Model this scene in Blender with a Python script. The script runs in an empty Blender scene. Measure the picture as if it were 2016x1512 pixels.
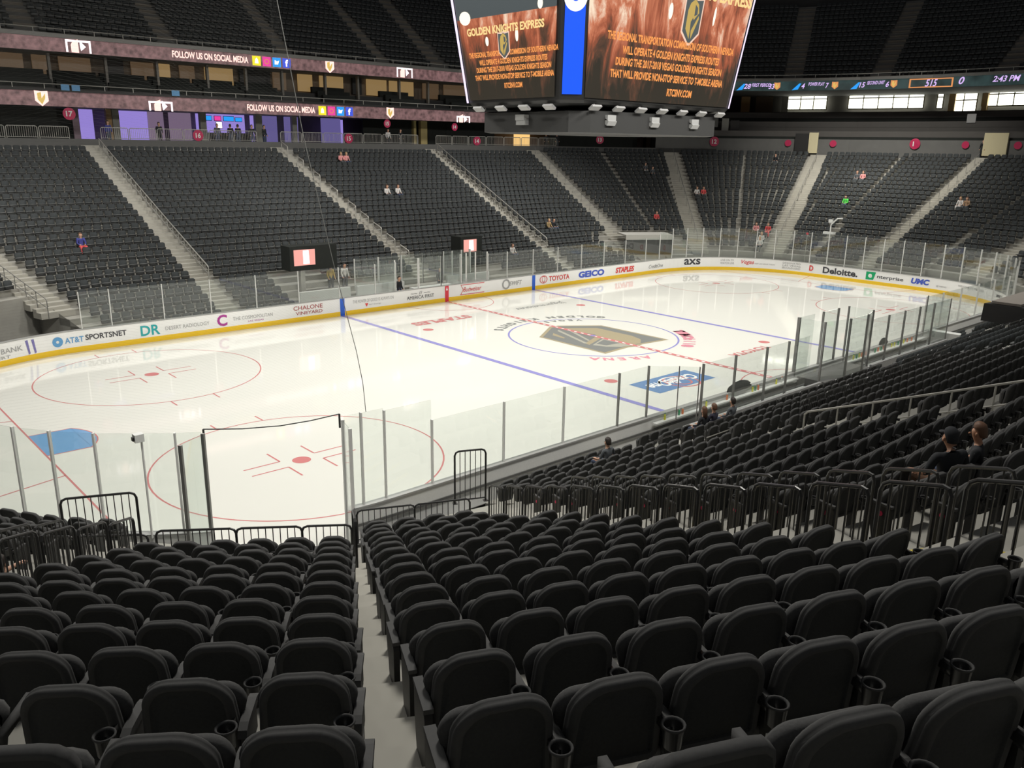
import bpy, bmesh, math, random
import numpy as np
from mathutils import Vector, Matrix
random.seed(7)
rng = np.random.default_rng(7)
scene = bpy.context.scene
COL = scene.collection
R_ = math.radians

# ---------------------------------------------------------------- camera
CAM = np.array([-32.912, -29.893, 9.833])
YAW, PITCH, ROLL, FPX = 0.835318, -0.277928, 0.0154864, 1642.37
def cam_axes():
    f = np.array([math.cos(PITCH)*math.cos(YAW), math.cos(PITCH)*math.sin(YAW), math.sin(PITCH)])
    r = np.array([math.sin(YAW), -math.cos(YAW), 0.0]); u = np.cross(r, f)
    c, s = math.cos(ROLL), math.sin(ROLL)
    return c*r+s*u, -s*r+c*u, f
CR, CU, CF = cam_axes()
cam_data = bpy.data.cameras.new('camera'); cam = bpy.data.objects.new('camera', cam_data); COL.objects.link(cam)
cam.matrix_world = Matrix(((CR[0], CU[0], -CF[0], CAM[0]), (CR[1], CU[1], -CF[1], CAM[1]), (CR[2], CU[2], -CF[2], CAM[2]), (0, 0, 0, 1)))
cam_data.sensor_width = 36; cam_data.lens = FPX*36/2016; cam_data.clip_start = .05; cam_data.clip_end = 400
scene.camera = cam
def in_view(P, margin=0):
    q = np.atleast_2d(P)-CAM; z = q@CF
    x = 1008+FPX*(q@CR)/np.maximum(z, 1e-3); y = 756-FPX*(q@CU)/np.maximum(z, 1e-3)
    return (z > .3) & (x > -margin) & (x < 2016+margin) & (y > -margin) & (y < 1512+margin)

# ---------------------------------------------------------------- world, exposure
w = bpy.data.worlds.new('world'); scene.world = w; w.use_nodes = True
w.node_tree.nodes['Background'].inputs[0].default_value = (.95, .97, 1, 1)
w.node_tree.nodes['Background'].inputs[1].default_value = .085
scene.view_settings.view_transform = 'Standard'; scene.view_settings.look = 'None'
scene.view_settings.exposure = 0; scene.view_settings.gamma = 1
scene.cycles.max_bounces = 6; scene.cycles.diffuse_bounces = 2; scene.cycles.glossy_bounces = 2
scene.cycles.transmission_bounces = 2; scene.cycles.transparent_max_bounces = 10
scene.cycles.caustics_reflective = False; scene.cycles.caustics_refractive = False
scene.cycles.sample_clamp_indirect = 3

# ---------------------------------------------------------------- rink lamps, plus fill lamps added for the stands (high above the ice, out of the frame)
def area(name, loc, tgt, size, power, color=(1, .97, .88), spread=110):
    l = bpy.data.lights.new(name, 'AREA'); l.shape = 'SQUARE'; l.size = size; l.energy = power; l.color = color; l.spread = R_(spread)
    o = bpy.data.objects.new(name, l); COL.objects.link(o); o.location = loc
    o.rotation_euler = (Vector(tgt)-Vector(loc)).to_track_quat('-Z', 'Y').to_euler(); return o
LP = 1330
for ax in (-27, -13.5, 0, 13.5, 27):
    for ay in (-20, 20):
        area('rink_light', (ax, ay, 25), (ax*.85, -ay*.12, 0), 3, LP, color=(1, .972, .90), spread=104)
for ax in (-24, -4, 16):                              # fill lamps added to brighten the far stands
    area('stand_fill', (ax, 10, 28), (ax, 27, 6), 3, 900, color=(1, .97, .92), spread=62)
area('stand_fill', (33, 4, 29), (45, 8, 8), 3, 1500, color=(1, .96, .88), spread=66)  # added fill for the far end stands
area('stand_fill', (-21, -17, 24), (-27, -25, 5), 3, 760, color=(1, .965, .89), spread=100)  # added fill to brighten the near seat tops and stairs
area('stand_fill', (0, -12, 25), (0, -22, 3), 3, 350, color=(1, .97, .92), spread=84)  # added fill for the near side stands

# ---------------------------------------------------------------- materials
MATS = {}
def mat(name, color, rough=.6, metal=0., spec=.5, noise=0., nscale=20., bump=0.):
    if name in MATS: return MATS[name]
    m = bpy.data.materials.new(name); m.use_nodes = True; nt = m.node_tree; b = nt.nodes['Principled BSDF']
    b.inputs['Base Color'].default_value = (*color, 1); b.inputs['Roughness'].default_value = rough
    b.inputs['Metallic'].default_value = metal; b.inputs['Specular IOR Level'].default_value = spec
    if noise or bump:
        tc = nt.nodes.new('ShaderNodeTexCoord'); n = nt.nodes.new('ShaderNodeTexNoise'); n.inputs['Scale'].default_value = nscale
        n.inputs['Detail'].default_value = 3; nt.links.new(tc.outputs['Object'], n.inputs['Vector'])
        if noise:
            r = nt.nodes.new('ShaderNodeMapRange'); r.inputs[3].default_value = 1-noise; r.inputs[4].default_value = 1+noise
            mx = nt.nodes.new('ShaderNodeVectorMath'); mx.operation = 'SCALE'; mx.inputs[0].default_value = color
            nt.links.new(n.outputs['Fac'], r.inputs[0]); nt.links.new(r.outputs[0], mx.inputs['Scale']); nt.links.new(mx.outputs[0], b.inputs['Base Color'])
        if bump:
            bp = nt.nodes.new('ShaderNodeBump'); bp.inputs['Strength'].default_value = bump; bp.inputs['Distance'].default_value = .004
            nt.links.new(n.outputs['Fac'], bp.inputs['Height']); nt.links.new(bp.outputs[0], b.inputs['Normal'])
    MATS[name] = m; return m
def emat(name, color, strength):
    if name in MATS: return MATS[name]
    m = bpy.data.materials.new(name); m.use_nodes = True; nt = m.node_tree; b = nt.nodes['Principled BSDF']
    b.inputs['Base Color'].default_value = (.01, .01, .01, 1); b.inputs['Roughness'].default_value = .4
    b.inputs['Emission Color'].default_value = (*color, 1); b.inputs['Emission Strength'].default_value = strength
    MATS[name] = m; return m
def glass_mat(name, ior=1.47, tint=(.96, .98, .97), haze=.026):
    m = bpy.data.materials.new(name); m.use_nodes = True; nt = m.node_tree; nt.nodes.clear()
    o = nt.nodes.new('ShaderNodeOutputMaterial'); t = nt.nodes.new('ShaderNodeBsdfTransparent'); t.inputs[0].default_value = (*tint, 1)
    g = nt.nodes.new('ShaderNodeBsdfGlossy'); g.inputs['Roughness'].default_value = .02; g.inputs[0].default_value = (1, 1, 1, 1)
    d = nt.nodes.new('ShaderNodeBsdfDiffuse'); d.inputs[0].default_value = (.8, .82, .82, 1)
    lw = nt.nodes.new('ShaderNodeLayerWeight'); lw.inputs[0].default_value = .5
    pw_ = nt.nodes.new('ShaderNodeMath'); pw_.operation = 'POWER'; pw_.inputs[1].default_value = 4.2; nt.links.new(lw.outputs['Facing'], pw_.inputs[0])
    f = nt.nodes.new('ShaderNodeMath'); f.operation = 'MULTIPLY_ADD'; f.inputs[1].default_value = .9; f.inputs[2].default_value = ((ior-1)/(ior+1))**2; nt.links.new(pw_.outputs[0], f.inputs[0])
    m1 = nt.nodes.new('ShaderNodeMixShader'); m1.inputs[0].default_value = haze; nt.links.new(t.outputs[0], m1.inputs[1]); nt.links.new(d.outputs[0], m1.inputs[2])
    m2 = nt.nodes.new('ShaderNodeMixShader'); nt.links.new(f.outputs[0], m2.inputs[0]); nt.links.new(m1.outputs[0], m2.inputs[1]); nt.links.new(g.outputs[0], m2.inputs[2])
    nt.links.new(m2.outputs[0], o.inputs[0]); MATS[name] = m; return m
def net_mat():
    m = bpy.data.materials.new('net_cord'); m.use_nodes = True; nt = m.node_tree; nt.nodes.clear()
    o = nt.nodes.new('ShaderNodeOutputMaterial'); t = nt.nodes.new('ShaderNodeBsdfTransparent'); d = nt.nodes.new('ShaderNodeBsdfDiffuse'); d.inputs[0].default_value = (.35, .35, .33, 1)
    tc = nt.nodes.new('ShaderNodeTexCoord'); wv = []
    for k in (0, 1):
        s = nt.nodes.new('ShaderNodeTexWave'); s.wave_type = 'BANDS'; s.bands_direction = 'DIAGONAL' if k else 'Z'; s.inputs['Scale'].default_value = 9
        nt.links.new(tc.outputs['Object'], s.inputs['Vector']); g = nt.nodes.new('ShaderNodeMath'); g.operation = 'GREATER_THAN'; g.inputs[1].default_value = .992
        nt.links.new(s.outputs['Fac'], g.inputs[0]); wv.append(g)
    mx = nt.nodes.new('ShaderNodeMath'); mx.operation = 'MAXIMUM'; nt.links.new(wv[0].outputs[0], mx.inputs[0]); nt.links.new(wv[1].outputs[0], mx.inputs[1])
    mul = nt.nodes.new('ShaderNodeMath'); mul.operation = 'MULTIPLY'; mul.inputs[1].default_value = .15; nt.links.new(mx.outputs[0], mul.inputs[0])
    m2 = nt.nodes.new('ShaderNodeMixShader'); nt.links.new(mul.outputs[0], m2.inputs[0]); nt.links.new(t.outputs[0], m2.inputs[1]); nt.links.new(d.outputs[0], m2.inputs[2])
    nt.links.new(m2.outputs[0], o.inputs[0]); return m
def led_brick(name, c1, c2, strength, scale=1.2, rot=False):
    m = bpy.data.materials.new(name); m.use_nodes = True; nt = m.node_tree; b = nt.nodes['Principled BSDF']
    b.inputs['Base Color'].default_value = (.02, .02, .02, 1); b.inputs['Roughness'].default_value = .4
    tc = nt.nodes.new('ShaderNodeTexCoord'); n = nt.nodes.new('ShaderNodeTexNoise'); n.inputs['Scale'].default_value = scale; n.inputs['Detail'].default_value = 6; n.inputs['Roughness'].default_value = .7
    n2 = nt.nodes.new('ShaderNodeTexVoronoi'); n2.inputs['Scale'].default_value = scale*1.3
    nt.links.new(tc.outputs['Object'], n.inputs['Vector']); nt.links.new(tc.outputs['Object'], n2.inputs['Vector'])
    a = nt.nodes.new('ShaderNodeMath'); a.operation = 'MULTIPLY_ADD'; a.inputs[1].default_value = .35; nt.links.new(n2.outputs['Distance'], a.inputs[0]); nt.links.new(n.outputs['Fac'], a.inputs[2])
    r = nt.nodes.new('ShaderNodeValToRGB'); r.color_ramp.elements[0].position = .38; r.color_ramp.elements[1].position = .85
    r.color_ramp.elements[0].color = (*c1, 1); r.color_ramp.elements[1].color = (*c2, 1)
    nt.links.new(a.outputs[0], r.inputs[0]); nt.links.new(r.outputs[0], b.inputs['Emission Color']); b.inputs['Emission Strength'].default_value = strength
    MATS[name] = m; return m
M_ice = mat('ice', (.85, .85, .795), .055, spec=.45, noise=.012, nscale=.5)
M_white = mat('dasher_white', (.90, .90, .89), .35, noise=.01, nscale=2)
M_yellow = mat('kick_yellow', (.90, .58, .02), .35, noise=.02, nscale=3)
M_blue = mat('line_blue', (.02, .12, .62), .35, noise=.02)
M_red = mat('line_red', (.75, .03, .06), .35, noise=.02)
M_iceblue = mat('ice_paint_blue', (.34, .33, .70), .12, noise=.04)
M_icered = mat('ice_paint_red', (.70, .26, .26), .12, noise=.04)
M_icepink = mat('ice_paint_pink', (.80, .34, .42), .12, noise=.04)
M_crease = mat('ice_crease_blue', (.20, .42, .72), .12, noise=.02)
M_icegrey = mat('ice_paint_grey', (.30, .31, .30), .12, noise=.05)
M_iceslate = mat('ice_paint_slate', (.27, .28, .27), .12, noise=.05)
M_icegold = mat('ice_paint_gold', (.47, .41, .28), .12, noise=.05)
M_icesilver = mat('ice_paint_silver', (.50, .49, .42), .12, noise=.05)
M_cred = mat('ice_adblue', (.20, .33, .58), .12, noise=.04)
M_conc = mat('concrete', (.36, .35, .315), .85, noise=.16, nscale=1.6, bump=.2)
M_concd = mat('concrete_wall', (.13, .13, .125), .85, noise=.12, nscale=1.2, bump=.2)
M_rubber = mat('rubber_floor', (.10, .10, .10), .8, noise=.15, nscale=2)
M_black = mat('black_paint', (.018, .018, .018), .5, noise=.1, nscale=5)
M_drape = mat('black_drape', (.030, .033, .031), .95, spec=.1, noise=.15, nscale=3)
M_seatb = mat('seat_back_plastic', (.052, .054, .055), .8, spec=.2, noise=.18, nscale=60, bump=.25)
M_seatf = mat('seat_fabric', (.092, .092, .092), .9, spec=.2, noise=.2, nscale=80, bump=.3)
M_seatr = mat('seat_rim', (.085, .085, .085), .85, spec=.18, noise=.12, nscale=50, bump=.15)  # paler than the back: light from above put into the rim's colour
M_arm = mat('armrest_plastic', (.075, .075, .075), .7, spec=.3, noise=.1, nscale=30)
M_cup = mat('cup_holder_plastic', (.03, .03, .03), .3, spec=.6, noise=.05)
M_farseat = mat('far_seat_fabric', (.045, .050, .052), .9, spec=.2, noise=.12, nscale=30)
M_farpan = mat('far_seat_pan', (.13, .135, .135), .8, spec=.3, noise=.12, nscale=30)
M_tube = mat('black_tube', (.032, .032, .032), .32, spec=.6, noise=.05)
M_alu = mat('aluminium', (.80, .80, .78), .45, metal=.0, noise=.04)
M_alud = mat('dark_aluminium', (.24, .24, .23), .45, metal=.3, noise=.05)
M_rail = mat('galvanised_rail', (.50, .49, .45), .5, metal=.35, noise=.06)
M_glass = glass_mat('rink_glass')
M_net = net_mat()
M_pink = mat('pink_tag', (.75, .03, .12), .5, noise=.04)
M_ystripe = mat('yellow_stripe', (.75, .60, .08), .6, noise=.1)
M_wht = mat('white_plastic', (.75, .76, .74), .4, noise=.04)
M_suite = mat('suite_wall', (.16, .13, .10), .8, noise=.2, nscale=1)

# ---------------------------------------------------------------- mesh helpers
class MB:
    def __init__(s): s.v = []; s.f = []; s.m = []
    def add(s, vs, fs, mi=0):
        o = len(s.v); s.v += [tuple(map(float, p)) for p in vs]; s.f += [tuple(i+o for i in f) for f in fs]; s.m += [mi]*len(fs)
    def box(s, x0, x1, y0, y1, z0, z1, mi=0, T=None):
        vs = [(x, y, z) for z in (z0, z1) for y in (y0, y1) for x in (x0, x1)]
        if T is not None: vs = [T@Vector(p) for p in vs]
        s.add(vs, [(0, 2, 3, 1), (4, 5, 7, 6), (0, 1, 5, 4), (2, 6, 7, 3), (0, 4, 6, 2), (1, 3, 7, 5)], mi)
    def obox(s, a, b, w, h, mi=0, up=(0, 0, 1)):      # a bar from a to b, w wide, h tall (centred)
        a, b = Vector(a), Vector(b); d = (b-a); L = d.length
        if L < 1e-6: return
        d.normalize(); sd = d.cross(Vector(up))
        if sd.length < 1e-4: sd = d.cross(Vector((1, 0, 0)))
        sd.normalize(); u = sd.cross(d)
        vs = [p+sd*(sx*w/2)+u*(sz*h/2) for p in (a, b) for sz in (-1, 1) for sx in (-1, 1)]
        s.add(vs, [(0, 1, 3, 2), (4, 6, 7, 5), (0, 4, 5, 1), (2, 3, 7, 6), (0, 2, 6, 4), (1, 5, 7, 3)], mi)
    def tube(s, pts, r, n=8, mi=0, closed=False):
        pts = [Vector(p) for p in pts]; N = len(pts); rings = []; vs = []
        prev = None
        for i, p in enumerate(pts):
            if closed: d = pts[(i+1) % N]-pts[i-1]
            else: d = pts[min(i+1, N-1)]-pts[max(i-1, 0)]
            d.normalize()
            if prev is None:
                a = Vector((0, 0, 1)) if abs(d.z) < .9 else Vector((1, 0, 0)); u = d.cross(a).normalized()
            else:
                u = prev-d*prev.dot(d); u.normalize()
            prev = u; v = d.cross(u)
            rr = r[i] if isinstance(r, (list, tuple)) else r
            vs += [p+(u*math.cos(2*math.pi*k/n)+v*math.sin(2*math.pi*k/n))*rr for k in range(n)]
        fs = []
        for i in range(N if closed else N-1):
            j = (i+1) % N
            fs += [(i*n+k, i*n+(k+1) % n, j*n+(k+1) % n, j*n+k) for k in range(n)]
        if not closed: fs += [tuple(range(n-1, -1, -1)), tuple((N-1)*n+k for k in range(n))]
        s.add(vs, fs, mi)
    def loops(s, L, mi=0, cap0=True, cap1=True, mis=None):   # L: list of equally long closed loops
        n = len(L[0]); vs = [p for l in L for p in l]; o = len(s.v)
        s.v += [tuple(map(float, p)) for p in vs]
        for i in range(len(L)-1):
            m = mis[i] if mis else mi
            for k in range(n):
                s.f.append((o+i*n+k, o+i*n+(k+1) % n, o+(i+1)*n+(k+1) % n, o+(i+1)*n+k)); s.m.append(m)
        if cap0: s.f.append(tuple(o+k for k in range(n-1, -1, -1))); s.m.append(mis[0] if mis else mi)
        if cap1: s.f.append(tuple(o+(len(L)-1)*n+k for k in range(n))); s.m.append(mis[-1] if mis else mi)
    def mesh(s, name, mats, smooth=False):
        me = bpy.data.meshes.new(name); me.from_pydata(s.v, [], s.f)
        mats = mats if isinstance(mats, (list, tuple)) else [mats]
        for m in mats: me.materials.append(m)
        if len(mats) > 1: me.polygons.foreach_set('material_index', s.m)
        if smooth: me.polygons.foreach_set('use_smooth', [True]*len(me.polygons))
        me.update(); return me
    def build(s, name, mats, parent=None, smooth=False):
        return link(name, s.mesh(name, mats, smooth), parent)
def link(name, data, parent=None, loc=None, rot=None):
    o = bpy.data.objects.new(name, data); COL.objects.link(o)
    if parent is not None: o.parent = parent
    if loc is not None: o.location = loc
    if rot is not None: o.rotation_euler = rot
    return o
def tag(o, label, cat=None, group=None, kind=None):
    o['label'] = label
    if cat: o['category'] = cat
    if group: o['group'] = group
    if kind: o['kind'] = kind
    return o
def empty(name, loc=(0, 0, 0), rz=0, label=None, cat=None, group=None):
    o = bpy.data.objects.new(name, None); COL.objects.link(o); o.location = loc; o.rotation_euler = (0, 0, rz); o.empty_display_size = .1
    if label: tag(o, label, cat, group)
    return o
_tc = {}
def text2d(body, bold=0.0, shear=0.0, w=None, h=None, spacing=1.0):
    key = (body, bold, shear, spacing)
    if key not in _tc:
        c = bpy.data.curves.new('t', 'FONT'); c.body = body; c.size = 1; c.offset = bold; c.shear = shear; c.align_x = 'CENTER'; c.resolution_u = 3; c.space_character = spacing
        o = bpy.data.objects.new('t', c); COL.objects.link(o)
        bpy.context.view_layer.update(); dg = bpy.context.evaluated_depsgraph_get()
        me = bpy.data.meshes.new_from_object(o.evaluated_get(dg)); V = np.array([v.co[:2] for v in me.vertices]); F = [tuple(p.vertices) for p in me.polygons]
        COL.objects.unlink(o); bpy.data.objects.remove(o); bpy.data.curves.remove(c); bpy.data.meshes.remove(me)
        lo, hi = V.min(0), V.max(0); _tc[key] = ((V-(lo+hi)/2)/(hi-lo), hi-lo, F)
    V, sz, F = _tc[key]
    if h is None: h = w*sz[1]/sz[0]
    if w is None: w = h*sz[0]/sz[1]
    return V*np.array([w, h]), F
def circle2(cx, cy, r, n=40): return [(cx+r*math.cos(2*math.pi*k/n), cy+r*math.sin(2*math.pi*k/n)) for k in range(n)]
# ================================================================ ICE
RL, RW, RR = 30.48, 12.95, 8.53
_a = RL-RR; _b = RW-RR; _q = math.pi/2*RR; PER = 4*_a+4*_b+4*_q
def rink(s, off=0.0):
    """point on the board line at arc length s (0 = centre of the far side, increasing to the right seen from the ice), and the outward normal"""
    s = s % PER
    if s < _a: x, y, nx, ny = s, RW, 0, 1
    elif s < _a+_q: t = math.pi/2-(s-_a)/RR; nx, ny = math.cos(t), math.sin(t); x, y = _a+RR*nx, _b+RR*ny
    elif s < _a+_q+2*_b: x, y, nx, ny = RL, _b-(s-_a-_q), 1, 0
    elif s < _a+2*_q+2*_b: t = -(s-_a-_q-2*_b)/RR; nx, ny = math.cos(t), math.sin(t); x, y = _a+RR*nx, -_b+RR*ny
    elif s < 3*_a+2*_q+2*_b: x, y, nx, ny = _a-(s-_a-2*_q-2*_b), -RW, 0, -1
    elif s < 3*_a+3*_q+2*_b: t = -math.pi/2-(s-3*_a-2*_q-2*_b)/RR; nx, ny = math.cos(t), math.sin(t); x, y = -_a+RR*nx, -_b+RR*ny
    elif s < 3*_a+3*_q+4*_b: x, y, nx, ny = -RL, -_b+(s-3*_a-3*_q-2*_b), -1, 0
    elif s < 3*_a+4*_q+4*_b: t = math.pi-(s-3*_a-3*_q-4*_b)/RR; nx, ny = math.cos(t), math.sin(t); x, y = -_a+RR*nx, _b+RR*ny
    else: x, y, nx, ny = s-PER, RW, 0, 1
    return x+nx*off, y+ny*off, nx, ny
def rink_samples(s0, s1, step=.45):
    n = max(1, int(math.ceil((s1-s0)/step))); return [s0+(s1-s0)*k/n for k in range(n+1)]
FULL = rink_samples(0, PER)[:-1]
_g = 3*_a+2*_q+2*_b; GATE = (_g+RR*R_(7.6), _g+RR*R_(29.0))          # the open vehicle gate in the near left corner
BRD = rink_samples(GATE[1], GATE[0]+PER)
ice = MB()
IM = [M_ice, M_iceblue, M_icered, M_crease, M_icepink, M_icegrey, M_iceslate, M_icegold, M_icesilver, M_cred, M_white]
outline = [rink(s)[:2] for s in FULL]
ice.add([(x, y, 0) for x, y in outline], [tuple(range(len(outline)-1, -1, -1))], 0)
ice.add([(x, y, -.12) for x, y in outline]+[(x, y, 0) for x, y in outline],
        [(k, (k+1) % len(outline), len(outline)+(k+1) % len(outline), len(outline)+k) for k in range(len(outline))], 0)
def up(P): # make ccw
    a = sum(P[i][0]*P[(i+1) % len(P)][1]-P[(i+1) % len(P)][0]*P[i][1] for i in range(len(P))); return P if a > 0 else P[::-1]
def mark(P, mi, z=.003): ice.add([(x, y, z) for x, y in up(list(P))], [tuple(range(len(P)))], mi)
def rect(x0, x1, y0, y1, mi, z=.003): mark([(x0, y0), (x1, y0), (x1, y1), (x0, y1)], mi, z)
def ring(cx, cy, r, wd, mi, z=.003, a0=0, a1=2*math.pi, n=72):
    vs = []; N = n+1
    for k in range(N):
        t = a0+(a1-a0)*k/n; vs += [(cx+(r-wd/2)*math.cos(t), cy+(r-wd/2)*math.sin(t), z), (cx+(r+wd/2)*math.cos(t), cy+(r+wd/2)*math.sin(t), z)]
    ice.add(vs, [(2*k, 2*k+1, 2*k+3, 2*k+2) for k in range(n)], mi)
def disc(cx, cy, r, mi, z=.003): mark(circle2(cx, cy, r, 24), mi, z)
# the painted lines
ww = RW-.01
rect(-7.92, -7.62, -ww, ww, 1, .006); rect(7.62, 7.92, -ww, ww, 1, .006)
rect(-.15, .15, -ww, ww, 2, .008)
for k in range(52): rect(-.045, .045, -12.8+k*.5, -12.8+k*.5+.2, 10, .0085)    # dashes in the centre line
for sx in (-1, 1):
    gx = 27.13*sx; hw = _b+math.sqrt(max(0, RR**2-(27.13-_a)**2))
    rect(gx-.03, gx+.03, -hw, hw, 2, .004)
    P = [(gx, 1.22), (gx-sx*1.37, 1.22)]+[(gx-sx*1.83*math.cos(t), 1.83*math.sin(t)) for t in np.linspace(.73, -.73, 9)]+[(gx-sx*1.37, -1.22), (gx, -1.22)]
    mark(P, 3, .0035)
    for i in range(1, len(P)):
        a, b = Vector((*P[i-1], .0045)), Vector((*P[i], .0045)); d = (b-a).normalized(); n = Vector((-d.y, d.x, 0))*.025
        ice.add([a-n, b-n, b+n, a+n] if n.cross(d).z < 0 else [a+n, b+n, b-n, a-n], [(0, 1, 2, 3)], 2)
    for sy in (-1, 1):
        a, b = (gx, 3.35*sy), (RL*sx, 4.27*sy)
        mark([(a[0], a[1]-.03), (b[0], b[1]-.03), (b[0], b[1]+.03), (a[0], a[1]+.03)], 2, .004)
        cx, cy = 21.03*sx, 6.71*sy
        ring(cx, cy, 4.57, .055, 2); disc(cx, cy, .3, 2)
        for ex in (-1, 1):
            for ey in (-1, 1):
                # the L marks beside the face-off spot, and the hash marks on the circle
                rect(*sorted((cx+ex*.61, cx+ex*1.83)), cy+ey*.3-.03, cy+ey*.3+.03, 2)
                rect(cx+ex*.61-.03, cx+ex*.61+.03, *sorted((cy+ey*.3, cy+ey*1.2)), 2)
                rect(cx+ex*.85-.03, cx+ex*.85+.03, *sorted((cy+ey*4.5, cy+ey*5.15)), 2)
        disc(6.1*sx, 6.71*sy, .3, 2)
ring(0, 0, 4.57, .10, 1, .004)
ring(0, -RW, 3.05, .055, 2, .004, 0, math.pi); ring(0, RW, 3.05, .055, 2, .004, math.pi, 2*math.pi)
disc(0, 0, .15, 1, .009)
# writing on the ice reads from the far side: reader's right = -x, reader's up = -y
def rd(u, v): return (-u, -v)
def ice_text(body, u, v, wd, h, mi, bold=.02, z=.0055, shear=0):
    V, F = text2d(body, bold, shear, wd, h)
    ice.add([(*rd(u+p[0], v+p[1]), z) for p in V], F, mi)
def ice_arc(body, r, a_mid, h, mi, gap, inward, bold=.03):
    n = len(body)
    for i, ch in enumerate(body):
        if ch == ' ': continue
        k = i-(n-1)/2; V, F = text2d(ch, bold, 0, None, h)
        a = a_mid-k*gap/r if not inward else a_mid+k*gap/r
        rot = (a-math.pi/2) if not inward else (a+math.pi/2); c, s = math.cos(rot), math.sin(rot)
        ice.add([(*rd(r*math.cos(a)+c*p[0]-s*p[1], r*math.sin(a)+s*p[0]+c*p[1]), .0055) for p in V], F, mi)
ice_arc('GOLDEN KNIGHTS', 5.25, -1.72, .58, 5, .62, True, .06)
ice_arc('VEGAS', 4.2, -1.95, .42, 5, .52, True, .05)
ice_arc('T-Mobile', 5.15, 2.35, .66, 4, .52, False, .05)
ice_arc('ARENA', 5.15, 1.02, .55, 4, .66, False, .04)
ice_text('STAPLES', 3.9, -8.3, 4.2, .85, 2, .05, shear=.1)
ice_text('Jägermeister', -3.9, -8.2, 4.3, .8, 5, .0)
ring(-3.7, -8.7, .80, .10, 2, .0055); ring(-3.7, -8.7, .45, .09, 2, .0056); rect(-4.4+.05, -3.0-.05, -8.35-.05, -8.35+.05, 2, .0057)
ice_text('TOYOTA', -3.7, 7.4, 3.2, .55, 2, .04)
mark([(-5.95, -9.3), (-2.0, -9.3), (-2.0, -7.6), (-5.95, -7.6)], 9, .0045)
ice_text('CreditOne', 3.98, 8.45, 3.1, .75, 10, .03, .006, .25); ring(-3.9, -8.9, 1.0, .10, 10, .006, .7, 2.6)
# the shield at centre ice (u, v in the reader's frame)
def shield(f, mi, s=1.0, z=.0047, du=0, dv=0): mark([rd(u*s+du, v*s+dv) for u, v in f], mi, z)
SH = [(-2.5, 3.2), (-.55, 3.0), (0, 3.15), (.55, 3.0), (2.55, 3.2), (2.55, -1.55), (.35, -3.05), (-.35, -3.05), (-2.4, -1.55)]
shield(SH, 7, 1.0, .0047); shield(SH, 6, .93, .0050)
shield([(-1.75, -1.3), (-1.75, 1.4), (-1.45, 2.3), (-.8, 2.85), (0, 3.0), (0, .55), (-.35, -.2), (0, -1.6), (-.2, -2.5)], 7, .95, .0053)
shield([(0, 3.0), (.8, 2.85), (1.45, 2.3), (1.75, 1.6), (.1, .85), (0, .55)], 8, .95, .0053)
shield([(.2, 2.2), (1.2, 2.1), (1.35, 1.5), (.3, 1.1)], 6, .95, .0056)
shield([(1.85, 1.45), (1.78, 1.05), (.1, .30), (.1, .72)], 7, .95, .0059)
shield([(.42, -2.35), (.72, -2.15), (1.82, 1.05), (1.62, 1.1)], 8, .95, .0061)
shield([(-.05, -1.7), (.12, -1.8), (1.2, .75), (1.0, .68)], 8, .95, .0062)
shield([(1.3, -1.9), (1.75, -1.5), (1.85, -.5), (1.65, -.6)], 7, .95, .0061)
o = ice.build('floor', IM); tag(o, 'white ice sheet with painted hockey lines, circles, shield and sponsor names', 'ice rink', kind='structure')
fl = MB(); fl.add([(-62, -62, -.16), (70, -62, -.16), (70, 62, -.16), (-62, 62, -.16)], [(0, 1, 2, 3)])
cv = MB(); cv.add([(-26.6, -11.55, -.004), (-22.75, -12.75, -.004), (-23.6, -17.2, -.004), (-27.6, -16.0, -.004)], [(0, 3, 2, 1)])
o = cv.build('floor_passage', mat('passage_cover', (.80, .80, .77), .5, noise=.04)); tag(o, 'white floor cover of the vehicle passage at the near corner', 'floor', kind='structure')
wk = MB(); wk.add([(-20, -13.14, -.15), (-11.6, -13.14, -.15), (-11.6, -14.0, -.15), (-20, -14.0, -.15)], [(0, 3, 2, 1)])
o = wk.build('floor_walkway', mat('walkway_pale', (.45, .45, .43), .7, noise=.06)); tag(o, 'pale narrow walkway between the near boards and the first seats', 'floor', kind='structure')
o = fl.build('floor_concrete', M_rubber); tag(o, 'dark rubber-covered event floor around the rink boards', 'floor', kind='structure')

# ================================================================ BOARDS
def swept(profile_pairs, mats, mis, ss, closed):
    """profile: list of (off, z); sweep along rink samples"""
    mb = MB(); n = len(profile_pairs)
    for s in ss:
        for off, z in profile_pairs:
            x, y, _, _ = rink(s, off); mb.v.append((x, y, z))
    K = len(ss)
    for i in range(K if closed else K-1):
        j = (i+1) % K
        for k in range(n-1):
            mb.f.append((i*n+k, j*n+k, j*n+k+1, i*n+k+1)); mb.m.append(mis[k])
    return mb
M_bback = mat('board_back', (.82, .82, .80), .6, noise=.06)
boards = empty('dasher_boards', (0, 0, 0), 0, 'white dasher boards with yellow kick strip and sponsor names around the ice', 'rink boards')
swept([(0, .25), (0, 1.03), (.16, 1.03), (.16, .0)], None, [0, 0, 1], BRD, False).build('board_panel', [M_white, M_bback], boards)
swept([(.0, 0), (-.012, .0), (-.012, .245), (0, .26)], None, [0, 0, 0], BRD, False).build('kick_strip', M_yellow, boards)
M_cap = mat('board_cap', (.40, .40, .39), .4, noise=.05)
swept([(-.02, 1.03), (-.02, 1.07), (.19, 1.07), (.19, 1.03), (-.02, 1.03)], None, [0]*4, BRD, False).build('cap_rail', M_cap, boards)
swept([(.16, .62), (.20, .62), (.20, .55), (.16, .55)], None, [0]*3, BRD, False).build('back_rail', M_concd, boards)
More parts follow.
